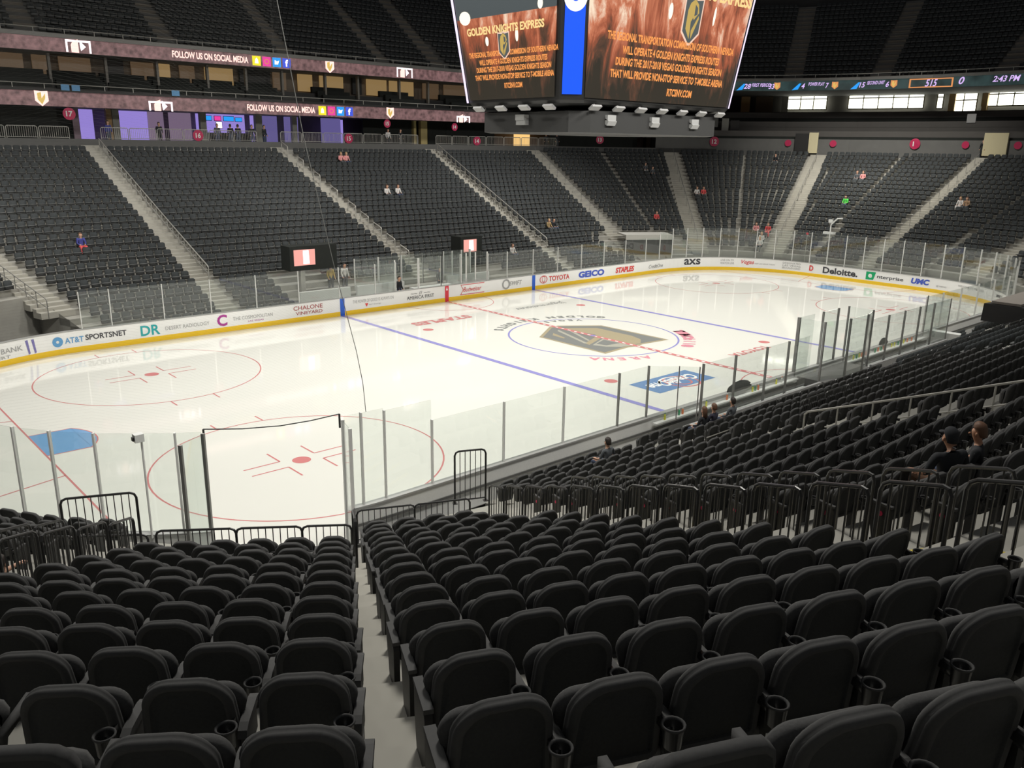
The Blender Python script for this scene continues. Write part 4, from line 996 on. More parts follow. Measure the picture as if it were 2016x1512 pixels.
for k, (t, z, wd, h, m) in enumerate(((-2.2, 11.75, .7, .35, E_sky), (-1.3, 11.75, .55, .35, E_mag), (-.3, 11.75, .9, .35, E_sky), (-1.2, 11.2, .5, .5, E_white), (.6, 11.7, .6, .3, E_sky))):
    e = empty('bar_screen', (0, 0, 0), 0, 'small glowing screen above the purple bar, %s of the set' % ordn(k), 'screen'); on_path(pc, [(-wd/2, -h/2), (wd/2, -h/2), (wd/2, h/2), (-wd/2, h/2)], [(0, 1, 2, 3)], t, z, m, 'display_face', e, .12)
    wall = MB(); V = [(-wd/2-.04, -h/2-.04), (wd/2+.04, -h/2-.04), (wd/2+.04, h/2+.04), (-wd/2-.04, h/2+.04)]; on_path(pc, V, [(0, 1, 2, 3)], t, z, M_black, 'bezel', e, .09)
wall_piece('bar_counter', Path(far_path(39.4, 3)), -3.0, 1.1, 9.45, 10.55, M_black, 'black bar counter in front of the purple wall', 'counter', 0, .6)
# ---- suites: dividers, warm lit openings, dark seat fronts
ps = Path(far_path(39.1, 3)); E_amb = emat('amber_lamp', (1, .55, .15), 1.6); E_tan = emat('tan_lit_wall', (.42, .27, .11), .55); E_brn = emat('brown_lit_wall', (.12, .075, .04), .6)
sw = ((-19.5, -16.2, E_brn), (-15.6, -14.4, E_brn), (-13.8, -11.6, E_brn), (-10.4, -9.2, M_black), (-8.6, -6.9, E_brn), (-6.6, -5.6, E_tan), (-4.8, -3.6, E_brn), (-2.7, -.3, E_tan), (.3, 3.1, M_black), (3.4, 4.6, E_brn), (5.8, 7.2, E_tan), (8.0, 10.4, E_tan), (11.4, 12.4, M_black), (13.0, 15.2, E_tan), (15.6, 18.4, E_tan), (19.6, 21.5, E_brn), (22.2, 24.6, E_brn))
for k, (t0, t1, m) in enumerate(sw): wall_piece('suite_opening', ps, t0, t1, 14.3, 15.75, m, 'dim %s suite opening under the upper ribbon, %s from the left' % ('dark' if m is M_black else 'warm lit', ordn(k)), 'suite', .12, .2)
for k, (t, wd, h, z) in enumerate(((-8.4, .12, .5, 14.9), (-6.0, .14, .7, 14.9), (-5.8, .1, .6, 14.9), (8.7, .22, .75, 14.9), (9.3, .22, .75, 14.9), (16.4, .22, .6, 14.9), (16.9, .22, .6, 14.9))):
    e = empty('wall_lamp', (0, 0, 0), 0, 'small amber lamp glowing in the suites, %s from the left' % ordn(k), 'lamp'); on_path(ps, [(-wd/2, -h/2), (wd/2, -h/2), (wd*.4, h/2), (-wd*.4, h/2)], [(0, 1, 2, 3)], t, z, E_amb, 'lamp_glow', e, .06); on_path(ps, [(-wd/2-.05, -h/2-.05), (wd/2+.05, -h/2-.05), (wd/2+.05, -h/2), (-wd/2-.05, -h/2)], [(0, 1, 2, 3)], t, z, M_black, 'lamp_base', e, .05)
pd = Path(far_path(37.6, 3)); M_post = mat('suite_post', (.20, .19, .17), .6, noise=.1)
for k, t in enumerate((-14.9, -11.0, -7.2, -3.2, .1, 3.4, 7.6, 11.0, 15.6, 19.0)):
    wall_piece('suite_post', pd, t-.09, t+.09, 13.0, 15.8, M_post, 'thin grey post dividing the suites, %s from the left' % ordn(k), 'post', .3, .3)
# black drink rail fronts that carry suite seats
for k in range(3):
    R = 35.9+k*.95; pp_ = Path(far_path(R+.55, 3)); t = -22; n = 0
    while t < 26:
        if not any(abs(t+1.7-c_) < 1.2 for c_ in (-11.6, -3.9, 4.1, 12.0, 20.0)):
            wall_piece('suite_seat_row', pp_, t, t+3.3, 13.3+.38*k, 13.95+.38*k, M_drape, 'black suite seat bench, %s from the left in the %s row' % (ordn(n), ordn(k)), 'bench', 0, .35); n += 1
        t += 3.6
# paired small signs on the suite rail
for k, (t, wd) in enumerate(((-14.7, .55), (-14.0, .55), (-6.9, .6))):
    e = empty('rail_sign', (0, 0, 0), 0, 'small pale blue card on the suite rail, %s from the left' % ordn(k), 'sign'); on_path(pa1, [(-wd/2, -.2), (wd/2, -.2), (wd/2, .2), (-wd/2, .2)], [(0, 1, 2, 3)], t, 13.35, plb, 'card', e, .06)

# ================================================================ FAR END: club boxes, windows
mb = MB()
EC = [s for s in SEGS if s.sx > 0 and (s.k <= 4) ]
for j, (R, z) in enumerate(((34.3, 11.2), (37.0, 12.2), (40.0, 13.2), (43.0, 13.9))):
    loop_wall(mb, R, 9.0, z, 3.0 if j < 3 else 9, 1 if j % 2 else 0, EC)
    loop_wall(mb, R-.02, z, z+.55 if j < 3 else z+.05, .15, 1, EC)
o = mb.build('club_terrace', [M_drape, mat('club_front', (.085, .08, .075), .8, noise=.1, nscale=1)]); tag(o, 'dark stepped club boxes behind the end stands', 'terrace', kind='structure')
pw = Path(far_path(46.0, 0))
E_day = emat('daylight_sky', (1, 1, .86), 5.0); M_mull = mat('window_frame', (.35, .33, .22), .6, noise=.05); M_dwall = mat('end_wall', (.045, .042, .036), .8, noise=.2, nscale=1)
wall_piece('wall_end', Path(far_path(46.6, 0)), 45, 103, 13.5, 19, M_dwall, 'dark wall of the far end around the windows', 'wall', kind='structure')
for k, (t0, t1, z0) in enumerate(((68.0, 72.3, 14.35), (74.6, 82.4, 14.4), (83.7, 84.3, 14.35), (85.0, 87.6, 14.0), (88.1, 97, 14.5))):
    e = empty('window_%d' % (k+1), (0, 0, 0)); tag(e, 'bright daylight window of the far end, %s from the left' % ordn(k), 'window', kind='structure')
    ts = sorted(set([t0, t1]+[l-pw.o for l in pw.L if t0 < l-pw.o < t1])); mb = MB()
    for t in ts:
        for z in (z0, 17.2): mb.v.append((*pw.at(t), z))
    for i in range(len(ts)-1): mb.f.append((2*i, 2*i+2, 2*i+3, 2*i+1)); mb.m.append(0)
    mb.build('window_pane', E_day, e)
    mb = MB()
    for z in (z0, z0+1.15, 17.2):
        for a_, b_ in zip(ts, ts[1:]): mb.obox((*pw.at(a_, .06), z), (*pw.at(b_, .06), z), .10, .12)
    t = t0
    while t <= t1+.01: mb.obox((*pw.at(t, .06), z0), (*pw.at(t, .06), 17.2), .10, .10, up=(1, 0, 0)); t += (t1-t0)/max(1, round((t1-t0)/1.5))
    mb.build('window_frame', M_mull, e)
M_tan = mat('tan_column', (.62, .44, .22), .7, noise=.1)
for k, (t, wd) in enumerate(((84.65, .6), (87.85, .5), (98, .8))): wall_piece('column', Path(far_path(45.6, 0)), t-wd/2, t+wd/2, 13.9, 17.5, M_tan, 'tan column between the bright windows, %s from the left' % ordn(k), 'column', 0, .4)
for k, (t, wd, m) in enumerate(((62.9, 1.0, M_orp), (65.0, 1.9, mat('brown_panel', (.10, .07, .04), .7, noise=.1)), (67.3, .7, M_gyp))): wall_piece('column', Path(far_path(45.6, 0)), t-wd/2, t+wd/2, 13.0, 17.0, m, 'dark panel column left of the first bright window, %s of three' % ordn(k), 'column', 0, .4)
# vomitory mouths cut through the end parapet: pale jamb and dark opening
M_cream = mat('cream_wall', (.62, .56, .36), .7, noise=.06)
for k, (t, wd) in enumerate(((58.4, .9), (75.2, 2.0))):
    wall_piece('doorway_jamb', pe, t-wd/2, t+wd/2, 9.6, 11.6, M_cream, 'cream lit wall of the stair doorway in the end parapet, %s from the left' % ('left one' if k == 0 else 'right one'), 'doorway', .30, .24)
wall_piece('doorway_opening', pe, 56.6, 57.9, 9.6, 11.5, M_black, 'dark doorway left of the cream jamb at the end parapet', 'doorway', .28, .22)
wall_piece('pillar', Path(far_path(35.5, 0)), 50.6, 51.3, 9.8, 13.0, M_gyp, 'grey pillar right of the scoreboard at the end stands', 'pillar', 0, .5)
wall_piece('black_partition', Path(far_path(35.4, 0)), 51.4, 52.3, 9.8, 12.8, M_black, 'black panel beside the grey pillar', 'panel', 0, .3)
t_ = empty('wall_sign', (0, 0, 0), 0, 'small pale grey square sign high at the right end stands', 'sign'); on_path(Path(far_path(37.0, 0)), [(-.4, -.4), (.4, -.4), (.4, .4), (-.4, .4)], [(0, 1, 2, 3)], 76.5, 13.0, mat('grey_sign', (.4, .4, .4), .6), 'sign_plate', t_, .1)

# ================================================================ SCOREBOARD
sb = empty('scoreboard', (0, 0, 0), 0, 'large four-sided video scoreboard hanging over centre ice with orange bus notice', 'scoreboard')
def scr_mat():
    m = bpy.data.materials.new('screen_fire'); m.use_nodes = True; nt = m.node_tree; b = nt.nodes['Principled BSDF']; b.inputs['Base Color'].default_value = (.01, .01, .01, 1); b.inputs['Roughness'].default_value = .3
    tc = nt.nodes.new('ShaderNodeTexCoord'); mp = nt.nodes.new('ShaderNodeMapping'); mp.inputs['Scale'].default_value = (1.3, 1.3, .38)
    n = nt.nodes.new('ShaderNodeTexNoise'); n.inputs['Scale'].default_value = .9; n.inputs['Detail'].default_value = 7; n.inputs['Roughness'].default_value = .68; n.inputs['Distortion'].default_value = .6
    sp = nt.nodes.new('ShaderNodeSeparateXYZ'); nt.links.new(tc.outputs['Object'], mp.inputs[0]); nt.links.new(mp.outputs[0], n.inputs['Vector']); nt.links.new(tc.outputs['Object'], sp.inputs[0])
    mr = nt.nodes.new('ShaderNodeMapRange'); mr.inputs[1].default_value = 12.2; mr.inputs[2].default_value = 15.2; mr.inputs[3].default_value = -.22; mr.inputs[4].default_value = .14; nt.links.new(sp.outputs['Z'], mr.inputs[0])
    a = nt.nodes.new('ShaderNodeMath'); a.operation = 'ADD'; nt.links.new(n.outputs['Fac'], a.inputs[0]); nt.links.new(mr.outputs[0], a.inputs[1])
    r = nt.nodes.new('ShaderNodeValToRGB'); e = r.color_ramp.elements; e[0].position = .34; e[0].color = (.028, .022, .014, 1); e[1].position = .80; e[1].color = (1, .8, .6, 1)
    for p, c in ((.45, (.10, .045, .025)), (.56, (.36, .09, .04)), (.66, (.62, .20, .10))): q = e.new(p); q.color = (*c, 1)
    nt.links.new(a.outputs[0], r.inputs[0]); nt.links.new(r.outputs[0], b.inputs['Emission Color']); b.inputs['Emission Strength'].default_value = 1.0; return m
M_scr = scr_mat(); E_oran = emat('notice_orange', (1, .36, .09), 1.0); E_oran2 = emat('notice_gold', (1, .72, .30), 1.0); E_sblue = emat('panel_blue', (0, .10, 1.0), 1.05); E_sw = emat('panel_white', (1, 1, 1), 1.0); E_edge = emat('edge_light', (.85, .72, 1), 1.3); E_grey = emat('screen_grey', (.06, .075, .08), 1.0); E_shgold = emat('emblem_gold', (.70, .48, .12), .8); E_shgrey = emat('emblem_grey', (.10, .12, .12), .8); E_shwhite = emat('emblem_pale', (.95, .65, .5), 1.0)
zb, zt = 11.78, 19.2
LEAN = 0.125                                                 # outward lean per metre of height
def face_pts(P0, P1, N, z): return [np.array([P0[0]+N[0]*LEAN*(z-zb), P0[1]+N[1]*LEAN*(z-zb)]), np.array([P1[0]+N[0]*LEAN*(z-zb), P1[1]+N[1]*LEAN*(z-zb)])]
# bottom corner points and their growth with height
def corner(x, y, z): k = (z-zb); return np.array([x+math.copysign(LEAN*.9*k, x), y+math.copysign(LEAN*k, y)])
class Face:
    def __init__(s, A, B): s.A, s.B = A, B        # A = left bottom corner, B = right bottom corner as seen
    def pt(s, u, v, off=.05):
        z = zb+v; a, b = corner(*s.A, z), corner(*s.B, z); p = a+(b-a)*u; d = (b-a)/np.linalg.norm(b-a); n = np.array([d[1], -d[0]]); return (p[0]+n[0]*off, p[1]+n[1]*off, z)
XL, YL, XC, YC = 6.15, 3.05, 5.35, 3.75
F_right = Face((-XC, -YC), (XC, -YC)); F_left = Face((-XL, YL), (-XL, -YL)); F_cor = Face((-XL, -YL), (-XC, -YC)); F_b = Face((XC, YC), (-XC, YC)); F_r = Face((XL, -YL), (XL, YL))
F_c2 = Face((XC, -YC), (XL, -YL)); F_c3 = Face((XL, YL), (XC, YC)); F_c4 = Face((-XC, YC), (-XL, YL))
def fquad(F, u0, u1, v0, v1, m, name, off=.05, par=None): mb = MB(); mb.add([F.pt(u0, v0, off), F.pt(u1, v0, off), F.pt(u1, v1, off), F.pt(u0, v1, off)], [(0, 1, 2, 3)]); return mb.build(name, m, par or sb)
def fpoly(F, P, cu, cv, sw, sh, m, name, off=.07):
    W_ = np.linalg.norm(np.array(F.B)-np.array(F.A)); mb = MB(); mb.add([F.pt(cu+x*sw/W_, cv+y*sh, off) for x, y in P], [tuple(range(len(P)))]); return mb.build(name, m, sb)
def ftext(F, body, cu, cv, wd, h, m, bold=.02, shear=0, off=.07, rot=0):
    W_ = np.linalg.norm(np.array(F.B)-np.array(F.A)); V, Fc = text2d(body, bold, shear, wd, h); mb = MB(); c, s_ = math.cos(rot), math.sin(rot)
    mb.add([F.pt(cu+(c*x-s_*y)/W_, cv+s_*x+c*y, off) for x, y in V], Fc); return mb.build('notice_text', m, sb)
body = MB(); lo = [corner(*p, zb) for p in (F_right.A, F_right.B, F_c2.B, F_r.B, F_c3.B, F_b.B, F_c4.B, F_left.B)]; hi = [corner(*p, zt) for p in (F_right.A, F_right.B, F_c2.B, F_r.B, F_c3.B, F_b.B, F_c4.B, F_left.B)]
body.loops([[(*p, zb) for p in lo], [(*p, zt) for p in hi]]); body.build('cabinet', M_black, sb)
H_ = zt-zb
fquad(F_right, .0, .985, .10, H_-.1, M_scr, 'right_screen'); fquad(F_left, .015, .96, .12, 3.65, M_scr, 'left_screen'); fquad(F_left, .015, .96, 3.65, H_-.1, E_grey, 'left_screen_top')
fquad(F_r, .02, .98, .10, H_-.1, M_scr, 'end_screen'); fquad(F_b, .02, .98, .10, H_-.1, M_scr, 'back_screen')
fquad(F_right, .988, .998, .05, H_, E_edge, 'edge_light', .10); fquad(F_left, .0, .012, .0, H_, E_edge, 'edge_light', .10); fquad(F_left, -.012, .0, .0, H_, E_edge, 'edge_light', .10)
fquad(F_cor, .10, .90, .22, H_, E_sblue, 'corner_panel', .06)
# rotated letters on the corner panel
def arc_pts(r0, r1, a0, a1, n=24): return [(r1*math.cos(a0+(a1-a0)*k/n), r1*math.sin(a0+(a1-a0)*k/n)) for k in range(n+1)]+[(r0*math.cos(a1+(a0-a1)*k/n), r0*math.sin(a1+(a0-a1)*k/n)) for k in range(n+1)]
fpoly(F_cor, arc_pts(.17, .49, math.pi, 2*math.pi), .50, 4.00, 1, 1.2, E_sw, 'corner_letter', .08)
fpoly(F_cor, [(-.49, 0), (-.17, 0), (-.17, .0), (-.49, .08)], .50, 4.00, 1, 1.2, E_sw, 'corner_letter', .08); fpoly(F_cor, [(.17, 0), (.49, 0), (.49, .08), (.17, .0)], .50, 4.00, 1, 1.2, E_sw, 'corner_letter', .08)
fpoly(F_cor, arc_pts(.20, .49, 0, 1.999*math.pi, 32), .50, 4.75, 1, 1.2, E_sw, 'corner_letter', .08)
for j, (t_, v, wd) in enumerate((('THE REGIONAL TRANSPORTATION COMMISSION OF SOUTHERN NEVADA', 3.10, 9.4), ('WILL OPERATE 4 GOLDEN KNIGHTS EXPRESS ROUTES', 2.58, 7.3), ('DURING THE 2017-2018 VEGAS GOLDEN KNIGHTS SEASON', 2.10, 8.1), ('THAT WILL PROVIDE NON-STOP SERVICE TO T-MOBILE ARENA', 1.60, 8.7), ('RTCSNV.COM', 1.00, 2.0))):
    ftext(F_right, t_, .52 if j < 4 else .60, v-.42, wd*.94, .34, E_oran, .035, .0)
    ftext(F_left, t_, .54, (v-.1)*.66+.10, wd*.58, .235, E_oran, .035)
ftext(F_right, 'GOLDEN KNIGHTS EXPRESS', .60, 5.0, 8.2, .55, E_oran2, .04); ftext(F_left, 'GOLDEN KNIGHTS EXPRESS', .48, 3.08, 4.6, .34, E_oran2, .04)
def emblem(F, cu, cv, s):
    O = [(-.62, 1.0), (-.15, .94), (0, 1.06), (.15, .94), (.62, 1.0), (.62, -.52), (.08, -1.02), (-.08, -1.02), (-.62, -.52)]
    fpoly(F, O, cu, cv, s*1.14, s*1.12, E_shwhite, 'emblem', .070); fpoly(F, O, cu, cv, s, s, E_shgrey, 'emblem', .078)
    fpoly(F, [(-.42, -.40), (-.42, .45), (-.30, .78), (0, 1.0), (0, .1), (-.10, -.05), (-.06, -.5), (-.06, -.85)], cu, cv, s, s, E_shgold, 'emblem', .086)
    fpoly(F, [(0, 1.0), (.30, .78), (.42, .40), (.10, .05), (0, .15)], cu, cv, s, s, E_shgold, 'emblem', .087); fpoly(F, [(.06, .75), (.26, .62), (.30, .32), (.08, .22)], cu, cv, s, s, E_shgrey, 'emblem', .094)
    fpoly(F, [(.0, -.45), (.42, .28), (.46, .12), (.06, -.85)], cu, cv, s, s, E_shgold, 'emblem', .095)
emblem(F_right, .60, 3.75, .92); emblem(F_left, .47, 2.38, .50)
for F, cu, cv, a_, b_ in ((F_right, .46, 4.0, .14, .34), (F_right, .745, 4.1, .08, .42), (F_right, .40, 5.0, .07, .2), (F_left, .30, 2.62, .10, .20), (F_left, .60, 2.75, .09, .28), (F_left, .82, 3.85, .14, .22), (F_left, .10, 3.7, .35, .30)):
    fpoly(F, circle2(0, 0, 1, 16), cu, cv, a_, b_, emat('screen_spark', (1, .9, .72), 1.3), 'screen_spark', .062)
# underside: lower ring, speakers / light boxes
ring_ = MB(); 
def octo(sx, sy, z): return [(x*sx, y*sy, z) for x, y in ((-XC, -YC), (XC, -YC), (XL, -YL), (XL, YL), (XC, YC), (-XC, YC), (-XL, YL), (-XL, -YL))]
ring_.loops([octo(1.0, 1.0, zb+.02), octo(.98, .98, zb-.12), octo(.86, .84, zb-.20), octo(.80, .78, zb-.25)], cap0=False, cap1=True); ring_.build('underframe', M_black, sb)
M_lring = mat('lower_ring', (.040, .040, .040), .6, noise=.08, nscale=1)
lr = MB(); lr.loops([octo(.82, .86, zb-.35), octo(.87, .94, zb-.42), octo(.87, .94, zb-1.32), octo(.84, .90, zb-1.36), octo(.78, .82, zb-1.30)], cap0=True, cap1=True); lr.build('lower_ring', M_lring, sb)
M_box = mat('speaker_grey', (.42, .42, .42), .6, noise=.05)
for k in range(7):
    x = -4.6+1.55*k; b = MB(); T = Matrix.Translation((x, -3.75, zb-.28))@Matrix.Rotation(R_(-35), 4, 'X'); b.box(-.30, .30, -.14, .14, -.05, .05, T=T); b.tube([(x, -3.75, zb-.24), (x, -3.6, zb-.05)], .02, 5); b.build('ring_lamp', M_box, sb)
for k in range(4):
    y = -2.4+1.6*k; b = MB(); T = Matrix.Translation((-6.1, y, zb-.28))@Matrix.Rotation(R_(35), 4, 'Y'); b.box(-.14, .14, -.30, .30, -.05, .05, T=T); b.tube([(-6.1, y, zb-.24), (-5.9, y, zb-.05)], .02, 5); b.build('ring_lamp', M_box, sb)
for k in range(3):
    x = -3.4+3.1*k; b = MB(); b.box(x-.28, x+.28, -3.68, -3.40, zb-.78, zb-.55); T = Matrix.Translation((x, -3.65, zb-.88))@Matrix.Rotation(R_(30), 4, 'X'); b.box(-.28, .28, -.05, .20, -.12, .10, T=T); b.build('speaker_box', M_box, sb)
b = MB(); b.box(-5.65, -5.35, -.3, .3, zb-.8, zb-.55); b.box(-5.6, -5.3, -.3, .3, zb-1.0, zb-.8); b.build('speaker_box', M_box, sb)
b = MB()
for x in (-4, 4):
    for y in (-2.5, 2.5): b.tube([(x, y, zt), (x, y, 27)], .03, 6)
b.build('hanging_cables', M_black, sb)
# ================================================================ BARRIERS beside the near blocks
def barrier_meshes(w_, h, nb, r=.021, bottom=.07, sl=0.0):
    a = MB(); c = .09; T = lambda P: [(x, y, z+sl*x) for x, y, z in P]
    a.tube(T([(0, 0, 0), (0, 0, h-c), (c*.3, 0, h-c*.3), (c, 0, h), (w_-c, 0, h), (w_-c*.3, 0, h-c*.3), (w_, 0, h-c), (w_, 0, 0)]), r, 8); a.tube(T([(0, 0, bottom), (w_, 0, bottom)]), r*.7, 6)
    a.box(-.05, .05, -.05, .05, 0, .012); a.box(w_-.05, w_+.05, -.05, .05, sl*w_, .012+sl*w_)
    b = MB()
    for i in range(1, nb): x = w_*i/nb; b.box(x-.007, x+.007, -.007, .007, bottom+sl*x, h+sl*x)
    return a.mesh('barrier_frame', [M_tube], False), b.mesh('barrier_bars', [M_tube])
BM = {}
def barrier(p0, p1, z, h, label, group, cat='barrier', sl=0.0):
    p0, p1 = np.array(p0, float), np.array(p1, float); d = p1-p0; L = float(np.linalg.norm(d)); key = (round(L, 2), round(h, 2), sl)
    if key not in BM: BM[key] = barrier_meshes(L, h, max(2, int(round(L/.115))), sl=sl)
    e = empty('crowd_barrier', (p0[0], p0[1], z), math.atan2(d[1], d[0]), label, cat, group); link('frame', BM[key][0], e); link('bars', BM[key][1], e); return e
seg5 = next(q for q in SEGS if q.sx < 0 and q.sy < 0 and q.k == 5); seg6 = next(q for q in SEGS if q.sx < 0 and q.sy < 0 and q.k == 6)
def line_row(s, R, off, base=(-23.13, -18.3)):
    b = np.array(base)+off*np.array([.9549, -.2968]); d = np.array([-.2968, -.9549]); c = np.array([-CX, -CY]); t = (R-(b-c)@s.N)/(d@s.N); return b+d*t
for n, (off, nm) in enumerate(((.34, 'near'), (2.12, 'far'))):
    for i in range(-3, 12):
        p0, p1 = line_row(seg6, Rrow(i)-.56, off), line_row(seg6, Rrow(i)+.16, off)
        barrier(p0, p1, tread(i)+.01, 1.06, 'black tube barrier on the %s side of the railed stairs, %s from the bottom' % (nm, ordn(i+3)), 'barriers beside the railed stairs', sl=.31)
# low front rails
def fp(s, R, px, py):
    r = np.array([-s.N[1], s.N[0]]); c = np.array([-CX, -CY]); p = np.array([px, py]); return p+s.N*(R-(p-c)@s.N)
fr5 = [(-29.75, -16.13), (-28.85, -16.85), (-27.82, -17.58), (-26.98, -18.22), (-26.32, -18.68)]
for k in range(1, 4): barrier(fp(seg5, 17.70, *fr5[k]), fp(seg5, 17.70, *fr5[k+1]), tread(0), .66, 'low black barrier panel in front of the left near block, %s from the left' % ordn(k-1), 'low front barriers')
fr6 = [(-24.95, -16.55), (-23.90, -17.05), (-22.85, -17.53), (-22.15, -17.85)]
for k in range(2): barrier(fp(seg6, 15.2, *fr6[k]), fp(seg6, 15.2, *fr6[k+1]), tread(-3), .70, 'low black barrier panel in front of the right near block, %s from the left' % ordn(k), 'low front barriers')
barrier(fp(seg6, 15.05, -23.1, -17.4), fp(seg6, 15.05, -22.5, -17.67), tread(-3)+.55, 1.15, 'tall black gate panel at the foot of the railed stairs', 'gate panels', 'gate')
# post between the blocks and side rail down to row zero
a0 = fp(seg5, 17.7, -26.30, -18.7)
barrier(a0, a0+np.array([-.22, -.45]), tread(0), .95, 'short black barrier panel closing the gap between the two near blocks', 'low front barriers')
b_ = [a0+(np.array([-24.98, -16.52])-a0)*q for q in (0, .33, .66, 1)]
for k in range(3): barrier(b_[k], b_[k+1], tread(-3 if k else -1)+.02, .75, 'black barrier panel on the drop between the near blocks, %s from the top' % ordn(k), 'low front barriers')
# left railings
def left_line(R, off=0):
    d = np.array([-math.cos(R_(48)), -math.sin(R_(48))]); b = np.array([-29.29, -17.64])+(.42+off)*np.array([-math.sin(R_(48)), math.cos(R_(48))]); c = np.array([-CX, -CY]); t = (R-(b-c)@seg5.N)/(d@seg5.N); return b+d*t
for i in range(0, 7):
    for off in (0, 1.05):
        barrier(left_line(Rrow(i)-.66, off), left_line(Rrow(i)+.10, off), tread(i), 1.0, 'black tube barrier left of the left near block, %s up, %s line' % (ordn(i), 'nearer' if off == 0 else 'farther'), 'left railings', sl=.31)
barrier((-30.05, -16.15), (-29.05, -16.62), tread(0)+.05, 1.22, 'tall black gate panel standing at the left front of the near block', 'gate panels', 'gate')
for k, (p0, p1) in enumerate((((-30.7, -14.9), (-29.8, -15.6)), ((-29.75, -15.65), (-28.85, -16.3)), ((-31.7, -14.2), (-30.8, -14.85)))): barrier(p0, p1, tread(-2), 1.0, 'lower black barrier panel beyond the tall left gate, %s of three' % ordn(k), 'left railings')
# front drop walls of the near blocks
mb = MB()
for s, i, R in ((seg5, 0, 17.82), (seg6, -3, 15.30)):
    a, b = s.ends(R)
    mb.add([(*a, -.16), (*b, -.16), (*b, tread(i)+.06), (*a, tread(i)+.06)], [(0, 1, 2, 3)], 0)
# white zamboni passage walls
o = mb.build('wall_block_front', M_concd); tag(o, 'dark concrete front wall below the near seat blocks', 'wall', kind='structure')
c_ = empty('safety_cone', (-24.75, -14.9, -.16), 0, 'red and white safety cone behind the low front barriers', 'cone')
mb = MB(); n = 14
mb.loops([[(r*math.cos(2*math.pi*k/n), r*math.sin(2*math.pi*k/n), z) for k in range(n)] for r, z in ((.15, .03), (.115, .30), (.075, .62), (.03, .92))], mis=[0, 1, 0], mi=0); mb.build('cone_body', [M_red, M_wht], c_)
mb = MB(); mb.box(-.2, .2, -.2, .2, 0, .03); mb.build('cone_base', M_red, c_)
bx_ = MB(); bx_.box(-.4, .4, -.3, .3, 0, .95); bx_.box(-.42, .42, -.32, .32, .95, 1.0, 1); o = bx_.build('equipment_case', [M_drape, M_alud]); o.location = (-26.4, -16.2, -.16); o.rotation_euler = (0, 0, R_(-30)); tag(o, 'dark equipment case on the floor below the left near block', 'case')

# ================================================================ HANDRAILS of the aisles
def handrail(name, pts_fn, rows, h, label, step=1, two=True, group=None, m=None, r=.026):
    """rail following the stairs: pts_fn(i) -> (x, y)"""
    m = m or M_rail; e = empty(name, (0, 0, 0), 0, label, 'handrail', group); rows = list(rows)
    P = [(*pts_fn(i), tread(i)) for i in rows]
    a = MB(); top = [(x, y, z+h) for x, y, z in P]; x0, y0, z0 = P[0]
    a.tube([(x0, y0, z0), (x0, y0, z0+h-.06)]+[(top[0][0]*.9+top[1][0]*.1, top[0][1]*.9+top[1][1]*.1, top[0][2]*.9+top[1][2]*.1)]+top[1:], r, 6); a.build('top_rail', m, e)
    if two: a = MB(); a.tube([(x, y, z+h*.55) for x, y, z in P], r*.85, 6); a.build('mid_rail', m, e)
    for q in range(step, len(P), step): a = MB(); x, y, z = P[q]; a.tube([(x, y, z-.02), (x, y, z+h)], r*.85, 6); a.build('rail_post', m, e)
    return e
handrail('handrail', lambda i: (-13.95, -CY-Rrow(i)), range(-2, 12), 1.04, 'long grey two-bar handrail climbing the near side stairs')
handrail('handrail', lambda i: (-13.45, CY+Rrow(i)+.0), range(-4, 18), 1.0, 'long pale handrail down the far left aisle', 1, r=.036)
handrail('handrail', lambda i: (14.35+.14*(Rrow(i)-16.3), CY+Rrow(i)), range(-4, 18), 1.0, 'long pale handrail down the aisle right of the far centre', 1, r=.036)
def hoop(x, y, ux, uy, z0, z1, label, group, h=.95, L=1.0):
    e = empty('hoop_rail', (x, y, z0), 0, label, 'handrail', group); dz = z1-z0; m = M_rail
    a = MB(); a.tube([(0, 0, 0), (0, 0, h-.05), (ux*.05, uy*.05, h+.02), (ux*L, uy*L, h+dz), (ux*(L+.03), uy*(L+.03), h+dz-.08), (ux*(L+.03), uy*(L+.03), dz)], .040, 6); a.build('hoop', m, e)
    a = MB(); a.tube([(0, 0, h*.62), (ux*L, uy*L, h*.62+dz)], .02, 5); a.build('mid_bar', m, e); return e
for k, i in enumerate((-4, -2, 0, 2, 4, 7, 10, 13, 16)):
    hoop(.6, CY+Rrow(i)-.3, 0, 1, tread(i), tread(i+1), 'short pale hoop rail in the middle far aisle, %s up from the ice' % ordn(k), 'hoop rails of the far centre aisle')
for sx, sy, dg, nm in ((1, 1, 71.9, 'leftmost aisle of the far right corner'), (1, 1, 46, 'middle aisle of the far right corner'), (1, 1, 20.5, 'right aisle of the far right corner')):
    f = rad_path(sx, sy, dg); handrail('handrail', lambda i: f(i)[0], range(1 if dg > 70 else -4, 18), .92, 'dark thin handrail down the middle of the '+nm, 2, False, None, M_alud, .02)
handrail('handrail', lambda i: (CX+Rrow(i), .05), range(-4, 18), .92, 'dark thin handrail down the stairs of the far end', 2, False, None, M_alud, .02)
f_ = rad_path(-1, 1, 71.9); handrail('handrail', lambda i: (f_(i)[0][0]-.6, f_(i)[0][1]), range(-6, 10), 1.0, 'dark handrail at the far left corner stairs', 1, True, None, M_alud, .022)
